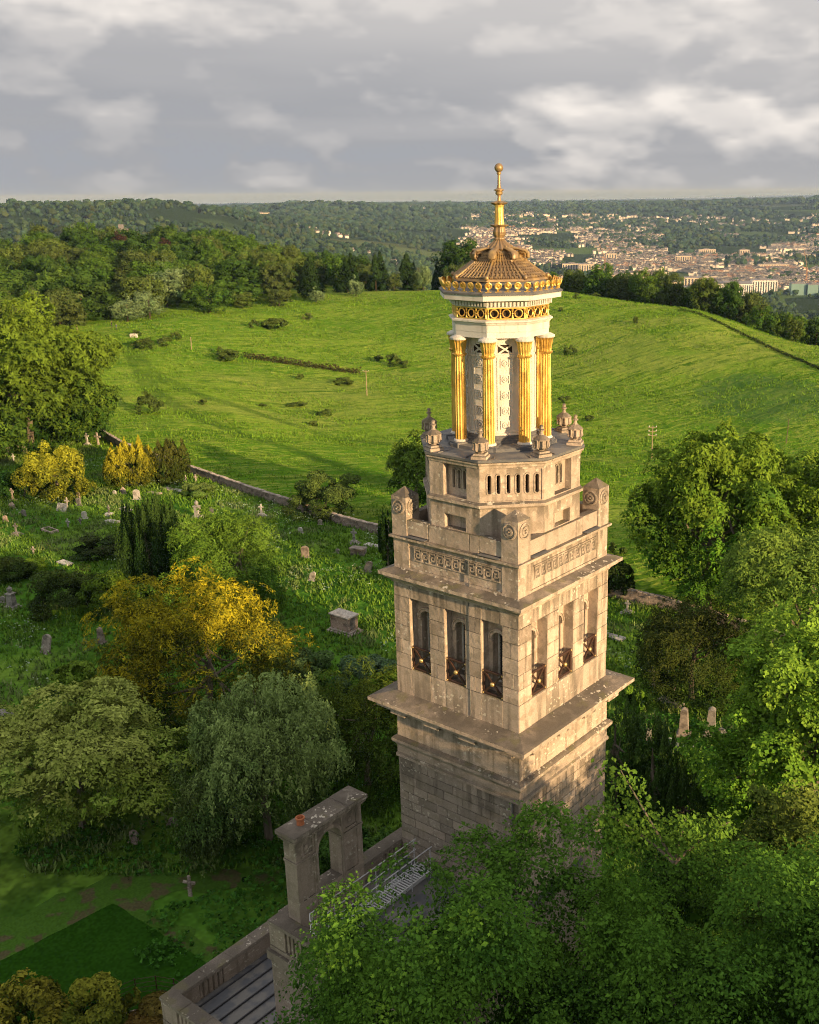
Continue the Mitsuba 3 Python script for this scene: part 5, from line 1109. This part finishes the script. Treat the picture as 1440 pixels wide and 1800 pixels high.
for i, (a, b) in enumerate(FP):
    add(num(key+'__post'), tri(tube([[a, b, 0], [a, b, 1.1]], .025, 6)), 'dark_metal')
for zz in (.3, .55, .8, 1.05): add(num(key+'__rail'), tri(tube([[a, b, zz] for a, b in FP], .012, 5)), 'dark_metal')
n = 9
for i in range(n):
    t = i/(n-1); a = math.radians(150-95*t); X, Y_ = -16.4+1.7*math.cos(a), -.2+1.5*math.sin(a)
    add(num('stone_edging__stone') if i else num('stone_edging__stone'), move(boxm(-.22, .22, -.15, .15, -.1, .16, .03), X, Y_, .05, a+math.pi/2), 'gravestone', uv=(.55, .5))
lab('stone_edging', 'curved edging of pale stones at the bottom left by the rusty shrub', 'kerb')

# ---------------------------------------------------------------- woods round the field: prototypes reused under their own keys
def proto(kind, seed, base, tip=None, tipf=.4, n=8000, R=6.5, H=15, leaf=.5, nb=64, **k):
    rg = np.random.default_rng(seed)
    c, r = blobs_round(rg, R, H*1.02, -.02*H, nb, .29)
    if kind == 'cone':
        t = rg.random(nb)**.75; a = rg.random(nb)*2*np.pi; q = (1-t)*.7
        c = np.stack([R*q*np.cos(a), R*q*np.sin(a), H*(.06+t*.88)], 1); r = np.stack([R*(.15+.33*(1-t))]*2+[H*.12*np.ones(nb)], 1)
    p, nr, kk = fill(rg, c, r, n, .45, .55, .25, .3, seed)
    nr = unit(unit((p-c[kk])/r[kk])*1.2+nr*.5)
    tw = np.clip(tipf*2*(.5*(p[:, 2]/H-.5)+.9*(meshkit.fbm(p*.35, 3, seed)-.5)+.35+rg.normal(size=len(p))*.15), 0, 1) if tip is not None else None
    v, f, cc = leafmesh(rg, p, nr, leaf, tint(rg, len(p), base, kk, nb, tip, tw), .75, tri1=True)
    g = MB().put(v, f, None); cols = [cc]
    tt = tri(tube([[0, 0, -1.5], [0, 0, H*.5], [0, 0, H*.8]], [.4, .25, .08], 6)); g.add(tt); cols.append(np.tile([.07, .055, .04], (len(tt[0]), 1)))
    return mikit.ply(g.mesh(), 'leaf', smooth=False, color=np.vstack(cols))
PR = {
 'dark_tree': [proto('round', 1, (0.025, 0.057, 0.013), (0.090, 0.141, 0.029), .3), proto('round', 2, (0.032, 0.065, 0.015), (0.105, 0.152, 0.035), .34)],
 'green_tree': [proto('round', 3, (0.044, 0.092, 0.016), (0.137, 0.211, 0.035), .38), proto('round', 4, (0.052, 0.101, 0.019), (0.158, 0.222, 0.041), .38)],
 'olive_tree': [proto('round', 5, (0.061, 0.087, 0.020), (0.168, 0.199, 0.047), .4), proto('round', 6, (0.049, 0.069, 0.020), (0.137, 0.152, 0.047), .4)],
 'pale_tree': [proto('round', 7, (0.105, 0.147, 0.060), (0.274, 0.328, 0.163), .5, leaf=.45, n=9000)],
 'conifer': [proto('cone', 8, (0.016, 0.035, 0.011), (0.053, 0.076, 0.024), .3, R=5, H=19), proto('cone', 9, (0.021, 0.042, 0.013), (0.063, 0.094, 0.026), .3, R=5.5, H=18)],
 'copper_beech': [proto('round', 10, (0.044, 0.023, 0.020), (0.095, 0.047, 0.035), .4)],
}
def ptree(kind, label, az, d, R, H, group=None, xy=None, seed=0):
    rg = np.random.default_rng(abs(int(1e6+az*997+d*31))+seed)
    x, y = xy if xy else (d*math.sin(math.radians(az)), d*math.cos(math.radians(az))-37.784)
    key = num({'dark_tree': 'woodland_tree', 'green_tree': 'woodland_tree', 'olive_tree': 'woodland_tree', 'pale_tree': 'blossom_tree', 'conifer': 'conifer', 'copper_beech': 'copper_beech'}[kind])
    P_ = PR[kind][int(rg.integers(len(PR[kind])))]; h0, r0 = (15, 6.5) if kind != 'conifer' else (18.5, 5.2)
    s = T().translate([x, y, float(gz(x, y))-.4]).rotate([0, 0, 1], float(rg.uniform(0, 360))).scale([R/r0, R/r0*float(rg.uniform(.85, 1.15)), H/h0])
    scene[key] = {**P_, 'to_world': s}
    lab(key, label, 'tree', group)
GT = {'dark_tree': ('dark green broadleaf tree in the big wood beyond the field', 'dark trees in the wood beyond the field'), 'green_tree': ('mid green broadleaf tree in the big wood beyond the field', 'green trees in the wood beyond the field'),
      'olive_tree': ('olive brown green tree in the big wood beyond the field', 'olive trees in the wood beyond the field'), 'conifer': ('dark pointed conifer in the row along the top edge of the field', 'dark conifers at the top edge of the field'),
      'pale_tree': ('pale grey green tree at the front edge of the wood', 'pale trees at the wood edge')}
def edge_d(az): return np.interp(az, [-32, -26, -23, -20, -16, -13.5, -11, -8.5, -6, -3.5, -1], [285, 295, 335, 352, 360, 372, 392, 412, 432, 452, 462])
rw = np.random.default_rng(404)
cells = []
for ring in range(20):
    az = -27.5
    while az < -.8:
        e = edge_d(az); d = e+6+ring*16+rw.uniform(-4, 4)
        step = math.degrees((13.5+ring*.45)/d)
        if d < 740 and not (ring > 3 and az > -6) and not (ring > 8 and az > -9): cells.append((az+rw.uniform(-.3, .3)*step, d, ring))
        az += step
rw.shuffle(cells)
cells.sort(key=lambda c: c[2])
cnt = {}
for az, d, ring in cells[:440]:
    if -20.3 < az < -18.9 and 20 < d-edge_d(az) < 95: continue
    u = rw.random(); fr = meshkit.fbm(np.array([[az*.35, d*.012, 0]]), 2, 6)[0]
    if ring == 0 and u < (.75 if az < -10.5 else .3): k = 'olive_tree' if u < .4 else 'dark_tree'; R, H = rw.uniform(3.2, 5), rw.uniform(5, 8.5)
    elif az > -11 and ring < 4: k = 'conifer' if u < .85 else 'dark_tree'; R, H = rw.uniform(4, 5.5), rw.uniform(12, 17.5)
    else:
        k = 'dark_tree' if fr < .49 else ('green_tree' if fr < .60 else 'olive_tree')
        if u > .9: k = 'olive_tree'
        if u < .14: k = 'green_tree'
        R, H = rw.uniform(6, 10), rw.uniform(10, 17)
    if cnt.get(k, 0) >= 290: continue
    cnt[k] = cnt.get(k, 0)+1
    wh = ('left', 'middle', 'right')[int(az > -20)+int(az > -12.5)]; dp = ('at the front edge', 'in the second row', 'deeper inside', 'deeper inside', 'deeper inside')[min(ring, 4)] if ring < 7 else 'at the far side'
    lb = f'{GT[k][0].split(" in the")[0]} {dp} of the {wh} part of the wood' if k != 'conifer' else GT[k][0]
    ptree(k, lb, az, d, R, H, lb if k != 'conifer' else GT[k][1])
for kind, lb, az, d, R, H in (
  ('pale_tree', 'largest pale leaved tree at the front of the wood on the left', -17.4, 380, 7.5, 15), ('pale_tree', 'small pale tree in front of the largest pale one', -18.3, 350, 4.5, 9.5), ('pale_tree', 'low pale bushy tree left of the other pale trees at the wood edge', -19.4, 345, 4.2, 7.5),
  ('pale_tree', 'small pale tree standing before the row of dark conifers', -7.7, 413, 3.0, 7.5), ('pale_tree', 'slim pale tree at the right end of the dark conifers', -4.1, 440, 3.2, 11.5), ('pale_tree', 'pale blossom bush at the foot of the conifers', -9.8, 398, 3, 5.5),
  ('dark_tree', 'large dark round tree standing up left of the lantern roof', -2.0, 470, 11.5, 25), ('dark_tree', 'second dark tree merging with the large round one beside the lantern roof', -.9, 480, 8, 19), ('olive_tree', 'brownish tree below the large dark one beside the lantern roof', -2.3, 448, 5.5, 11.5), ('olive_tree', 'brownish bushy tree half hidden behind the lantern roof', -.8, 440, 5.5, 11),
  ('green_tree', 'yellowish green tree rising above the wood near its right end', -12.0, 520, 6.0, 17), ('copper_beech', 'purple copper beech in the far part of the wood', -19.4, 560, 6.5, 14.5), ('copper_beech', 'second purple copper beech right of the first one', -17.3, 540, 6, 13),
  ('olive_tree', 'light olive tree cut by the left edge of the picture', -25.6, 292, 8.5, 17), ('olive_tree', 'brown green tree right of the light olive one at the left edge', -22.6, 322, 8.0, 14.5), ('dark_tree', 'wide dark tree in the left part of the wood', -21.5, 350, 9, 15.5)):
    ptree(kind, lb, az, d, R, H)
# trees beyond the brow on the right
def brow_d(az): return np.interp(az, [1, 3.5, 6, 8, 10, 12, 14, 17, 20], [455, 440, 412, 392, 376, 366, 362, 366, 372])
GB = {'dark_tree': ('dark green tree beyond the brow on the right of the tower', 'dark trees beyond the brow'), 'green_tree': ('fresh green tree beyond the brow on the right of the tower', 'green trees beyond the brow'), 'olive_tree': ('olive green tree beyond the brow on the right of the tower', 'olive trees beyond the brow')}
for ring in range(7):
    az = 1.2
    while az < 19.5:
        d = brow_d(az)+4+ring*15+rw.uniform(-4, 4); step = math.degrees(rw.uniform(8.5, 13)/d)
        u = rw.random(); k = 'green_tree' if u < .42 else ('olive_tree' if u < .72 else 'dark_tree')
        H = rw.uniform(5.5, 9.5) if ring == 0 else rw.uniform(10, 15.5)*(1+.06*ring); R = H*rw.uniform(.36, .5)
        lb = GB[k][0].split(' beyond')[0]+(' just beyond the brow', ' in the second row beyond the brow')[min(ring, 1)]*(ring < 2)+' further down beyond the brow'*(ring > 1)+(' close to the lantern roof', ' right of the lantern roof', ' towards the right edge', ' at the right edge')[int(az > 5)+int(az > 9.5)+int(az > 14)]
        if not (ring == 0 and u > .6): ptree(k, lb, az, d, R, H, lb)
        az += step
for lb, az, d, R, H, k in (('yellowish rounded tree standing out beyond the brow at the right', 13.6, 430, 6.5, 20, 'green_tree'), ('rounded tree at the right edge beyond the brow', 16.6, 425, 7, 20, 'olive_tree'), ('lone tree on the pale strip of field at the right edge', 15.6, 352, 3.2, 9, 'olive_tree')):
    ptree(k, lb, az, d, R, H)

# ---------------------------------------------------------------- far woods: one mass of tree crowns
ico1 = trimesh.creation.icosphere(1, 1.0); ico0 = trimesh.creation.icosphere(0, 1.0)
rf = np.random.default_rng(12)
def crowns(P_, Rr, Hh, cols, ico):
    v0 = np.asarray(ico.vertices); v0 = v0[:, [0, 1, 2]]; n = len(P_); m = len(v0)
    a = rf.random(n)*2*np.pi; ca, sa = np.cos(a), np.sin(a)
    V = np.empty((n, m, 3)); V[..., 0] = v0[None, :, 0]*ca[:, None]-v0[None, :, 1]*sa[:, None]; V[..., 1] = v0[None, :, 0]*sa[:, None]+v0[None, :, 1]*ca[:, None]; V[..., 2] = v0[None, :, 2]
    V *= rf.uniform(.68, 1.22, (n, m, 1)); V = V*np.stack([Rr, Rr, Hh*.55], 1)[:, None]+P_[:, None]+np.stack([0*Rr, 0*Rr, Hh*.45], 1)[:, None]
    F = (np.asarray(ico.faces)[None]+(np.arange(n)*m)[:, None, None]).reshape(-1, 3)
    return V.reshape(-1, 3), F, np.repeat(cols, m, 0)
def far_forest(n, a0, a1, d0, d1, dens):
    az = np.radians(rf.uniform(a0, a1, n)); d = np.exp(rf.uniform(math.log(d0), math.log(d1), n))
    x, y = d*np.sin(az), d*np.cos(az)-37.784
    k = rf.random(n) < dens(np.degrees(az), d, x, y); return x[k], y[k], d[k]
def fdens(az, d, x, y):
    f = meshkit.fbm(np.c_[x*.0022, y*.0022, 0*x], 4, 5); g = meshkit.fbm(np.c_[x*.006+9, y*.006, 0*x], 3, 15)
    thr = np.where(az < -9, .33, np.where(d < 2100, .37, np.where(d > 5200, .42, .45)))
    return np.clip((f*.6+g*.4-thr)/.05, 0, 1)*np.where((az > 0) & (d > 2200) & (d < 5200), .85, 1)
vs, fs, cs, o = [], [], [], 0
for (n, a0, a1, d0, d1, ic, ps) in ((3600, -28, 20.5, 600, 2200, ico1, 1.0), (10000, -28, 20.5, 2000, 4600, ico0, 1.0), (7000, -1, 20, 2300, 5600, ico0, .62), (15000, -28, 20.5, 4200, 11000, ico0, 1.15)):
    x, y, d = far_forest(n, a0, a1, d0, d1, fdens if d1 > 2300 else (lambda az, d, x, y: np.where((az > -1) | ((d > 1150) & (az > -12)), fdens(az, d, x, y), 0)))
    R_ = np.maximum(6.0, d*.0019)*np.exp(rf.normal(0, .33, len(d)))*ps; H_ = np.minimum(R_*1.9, 9+R_*.75)
    base = np.array([.026, .052, .026])*(1+.28*rf.normal(size=(len(d), 1)))+np.array([.03, .028, .0])*rf.random((len(d), 1))**3  # crowns darkened and cooled: cloud shadow put into their colour
    v, f, c = crowns(np.stack([x, y, gz(x, y)], 1), R_, H_, np.clip(base, .008, .3), ic)
    vs.append(v); fs.append(f+o); cs.append(c); o += len(v)
add('distant_woods', (np.vstack(vs), np.vstack(fs)), 'far_leaf', color=np.vstack(cs)); lab('distant_woods', 'far wooded hillsides and tree belts in the valley', kind='stuff')

# ---------------------------------------------------------------- the town in the valley
def house(x, y, a, w, dp, h, rh_, wall, roof, z=None):
    z = float(gz(x, y)) if z is None else z
    e = .4
    v = np.array([[-w/2, -dp/2, -3], [w/2, -dp/2, -3], [w/2, dp/2, -3], [-w/2, dp/2, -3], [-w/2, -dp/2, h], [w/2, -dp/2, h], [w/2, dp/2, h], [-w/2, dp/2, h],
                  [-w/2, 0, h+rh_-.3], [w/2, 0, h+rh_-.3],
                  [-w/2-e, -dp/2-e, h-.1], [w/2+e, -dp/2-e, h-.1], [w/2+e, 0, h+rh_], [-w/2-e, 0, h+rh_], [w/2+e, dp/2+e, h-.1], [-w/2-e, dp/2+e, h-.1],
                  *[[w/2-1+sx, sy, zz] for zz in (h, h+rh_+1.1) for sx in (-.5, .5) for sy in (-.4, .4)]], float)
    f = [[0, 1, 5], [0, 5, 4], [1, 2, 6], [1, 6, 5], [2, 3, 7], [2, 7, 6], [3, 0, 4], [3, 4, 7], [4, 8, 7], [5, 6, 9],
         [10, 11, 12], [10, 12, 13], [13, 12, 14], [13, 14, 15], [16, 18, 22], [16, 22, 20], [17, 21, 23], [17, 23, 19], [16, 20, 21], [16, 21, 17], [18, 19, 23], [18, 23, 22], [20, 22, 23], [20, 23, 21]]
    c = np.vstack([np.tile(wall, (10, 1)), np.tile(roof, (6, 1)), np.tile(np.array(wall)*.8, (8, 1))])
    return v @ rotz(a).T+[x, y, z], np.array(f), c
rh2 = np.random.default_rng(2024); HS = []
def town_mask(az, d):
    return meshkit.fbm(np.c_[az*.42, np.log(d)*5.5, 0*az], 3, 71)
ns = 0
while ns < 2000:
    az = rh2.uniform(-1.5, 19.5); d = math.exp(rh2.uniform(math.log(2350), math.log(6300)))
    if az < 1 and d < 2900: continue
    if rh2.random() > np.clip((town_mask(np.array([az]), np.array([d]))[0]-.34)/.10, 0, 1)*(1 if d < 5000 else .35): continue
    x, y = d*math.sin(math.radians(az)), d*math.cos(math.radians(az))-37.784
    if 11 < az < 19 and d < 2700: continue
    a = rh2.choice([-.35, .1, .5, 1.9], p=[.3, .4, .2, .1])+rh2.normal()*.1; n = int(rh2.integers(2, 9)); ww = rh2.uniform(7, 10.5); det = rh2.random() < .45
    wall = np.array([.58, .52, .445])*rh2.uniform(.75, 1.25); roof = np.array([.105, .10, .10])*rh2.uniform(.7, 1.3) if rh2.random() < .88 else np.array([.22, .12, .08])
    for i in range(n):
        s = (i-n/2)*ww*(1.7 if det else 1.0); hx, hy = x+s*math.cos(a)+rh2.normal()*2*det, y+s*math.sin(a)+rh2.normal()*(2+10*det)
        HS.append((hx, hy, a, ww*1.0, rh2.uniform(7.5, 10), rh2.uniform(6.5, 11), rh2.uniform(2.5, 4), np.clip(wall*rh2.uniform(.9, 1.1), 0, .8), roof*rh2.uniform(.85, 1.15)))
    ns += 1
for az, d in ((-13.2, 4300), (-11.6, 4100), (-9.5, 3350), (-9.3, 3330), (-9.0, 3380), (-8.6, 3420), (-8.3, 3360), (-10, 3500), (-10.3, 3480), (-8.2, 2700), (-7.2, 2650), (-7.6, 2640), (-5.5, 2500), (-5.2, 2520), (-8.9, 4400), (-8.4, 4500), (-7.5, 4600), (-6, 6400), (-5.6, 6450), (-5.2, 6400), (-4.8, 6450), (-4.4, 6400), (-4, 6420), (-3.5, 6400)):
    x, y = d*math.sin(math.radians(az)), d*math.cos(math.radians(az))-37.784
    for q in range(2 if d < 4000 else 3): HS.append((x+rh2.uniform(-30, 30), y+rh2.uniform(-20, 20), rh2.normal()*.3, 12, 10, 7, 3, np.array([.62, .57, .49]), np.array([.16, .13, .12])))
HS.sort(key=lambda h: math.hypot(h[0], h[1]))
for h in HS[:290]:
    v, f, c = house(*h); k = num('town_house'); add(k, (v, f), 'far_leaf', color=c); lab(k, 'pale stone house among the nearest rows of the distant town', 'house', 'nearest houses of the distant town')
vs, fs, cs, o = [], [], [], 0
for h in HS[290:]:
    v, f, c = house(*h); vs.append(v); fs.append(f+o); cs.append(c); o += len(v)
add('distant_houses', (np.vstack(vs), np.vstack(fs)), 'far_leaf', color=np.vstack(cs)); lab('distant_houses', 'rows of pale stone houses of the town spread over the far slopes', kind='stuff')
bs('town_stone', prin((.56, .46, .34), .9)); bs('town_roof', prin((.16, .15, .15), .8)); bs('town_white', prin((.70, .67, .62), .8)); bs('town_glass', prin((.06, .07, .08), .2)); bs('sheeting', prin((.15, .26, .24), .7)); bs('town_brick', prin((.34, .17, .10), .9)); bs('crane_paint', prin((.42, .22, .10), .6))
def block(name, label, x, y, a, w, dp, h, wall='town_white', roof='town_roof', nwin=0, floors=3, cat='building'):
    key = num(name); lab(key, label, cat); z = float(gz(x, y)); 
    add(key+'__wall', move(MB().box(-w/2, w/2, -dp/2, dp/2, -6, h).mesh(), x, y, z, a), wall)
    add(key+'__roof', move(MB().box(-w/2+.8, w/2-.8, -dp/2+.8, dp/2-.8, h, h+1.2).box(-w*.2, w*.1, -dp*.2, dp*.2, h+1.2, h+4).mesh(), x, y, z, a), roof)
    for i in range(nwin):
        xx = -w/2+(i+.5)*w/nwin
        add(num(key+'__window'), move(boxm(xx-w/nwin*.27, xx+w/nwin*.27, -dp/2-.12, -dp/2+.1, 2, h-2.5), x, y, z, a), 'town_glass')
def at(az, d): return d*math.sin(math.radians(az)), d*math.cos(math.radians(az))-37.784
block('office_block', 'long white office block with tall dark windows beyond the right hand trees', *at(12.3, 2560), -.12, 92, 30, 27, nwin=18)
block('office_block', 'white office block at the right end of the long one with a raised top', *at(13.9, 2600), -.12, 58, 40, 33, nwin=10)
block('warehouse', 'low pale warehouse with a wide grey roof left of the long white office block', *at(10.6, 2600), -.1, 90, 70, 14)
block('warehouse', 'wide flat roofed store behind the long white office block', *at(12.3, 2720), -.1, 120, 80, 15)
block('warehouse', 'cream flat roofed building left of the grey roofed warehouse', *at(10.3, 2800), -.15, 50, 40, 22, 'town_stone', nwin=6)
block('warehouse', 'small grey flat roofed building at the left of the cream one', *at(8.9, 2750), -.15, 70, 40, 15, 'town_stone')
block('construction_block', 'building under green sheeting near the right edge, left one', *at(15.6, 2600), -.1, 34, 34, 26, 'sheeting')
block('construction_block', 'building under green sheeting near the right edge, middle one', *at(16.4, 2600), -.1, 32, 34, 24, 'sheeting')
block('construction_block', 'reddish brown unfinished block at the right edge', *at(17.2, 2600), -.1, 40, 34, 25, 'town_brick', nwin=7)
for i, (az, d, w, h) in enumerate(((3.9, 3100, 60, 20), (4.6, 3060, 42, 24), (5.9, 3500, 34, 26), (9.7, 3500, 50, 26), (10.9, 3900, 60, 22), (6.2, 2900, 90, 13), (14.3, 3350, 90, 16), (12.8, 4000, 34, 18))):
    block('town_building', ('large pale stone building just right of the lantern roof', 'tall stone building right of the lantern roof beside the large pale one', 'stone mansion among trees in the middle of the town', 'long cream stone building above the dark wood in the town', 'cream terrace block high in the middle of the town', 'low white roofed sheds near the left crane', 'long orange stone building left of the right hand crane', 'small cream block standing among the terraces')[i], *at(az, d), -.1+.1*(i % 3), w, 22, h, 'town_stone', nwin=int(w/7))
block('mansion', 'sunlit cream mansion on the far hillside left of the lantern', *at(-12.3, 4650), .1, 62, 24, 20, 'town_stone', nwin=9)
block('mansion', 'cream house roof showing between the treetops of the wood at the left', *at(-19.2, 740), .1, 9, 8, 8.5, 'town_stone', nwin=3)
def crane(label, az, d, H, jib, tilt):
    key = num('tower_crane'); lab(key, label, 'crane'); x, y = at(az, d); z = float(gz(x, y)); g = MB()
    for sx in (-1.2, 1.2):
        for sy in (-1.2, 1.2): g.add(tri(tube([[sx, sy, 0], [sx, sy, H]], .45, 4)))
    for i in range(int(H/5)): g.add(tri(tube([[-1.2, -1.2, i*5], [1.2, -1.2, i*5+5]], .3, 4)))
    add(key+'__mast', move(g.mesh(), x, y, z), 'crane_paint')
    g = MB(); e = [jib*math.cos(tilt), 0, H+jib*math.sin(tilt)]
    for o_ in (-1, 1): g.add(tri(tube([[0, o_, H], e], .5, 4)))
    add(key+'__jib', move(g.mesh(), x, y, z), 'crane_paint')
    add(key+'__counterweight', move(boxm(-9, -3, -2, 2, H-1, H+2), x, y, z), 'crane_paint')
crane('brown luffing crane standing in the town right of the lantern', 5.6, 3050, 46, 55, 2.0)
crane('reddish crane in the town near the right edge', 16.0, 2900, 40, 45, 1.8)

# ---------------------------------------------------------------- air
SIG = 3.4e-5
scene['haze_air'] = {'type': 'homogeneous', 'albedo': {'type': 'rgb', 'value': [.60, .66, .76]}, 'sigma_t': {'type': 'rgb', 'value': [SIG*.74, SIG, SIG*1.42]}}
zl = float(gm[0][:, 2].min())-1; zh = 60.0
bs('clear_air', {'type': 'null'})
scene['haze'] = {'type': 'cube', 'to_world': T().translate([0, 0, (zl+zh)/2]).scale([47000, 47000, (zh-zl)/2]), 'bsdf': {'type': 'ref', 'id': 'clear_air'}, 'interior': {'type': 'ref', 'id': 'haze_air'}}
lab('haze', 'thin blue grey haze over the valley', kind='stuff')
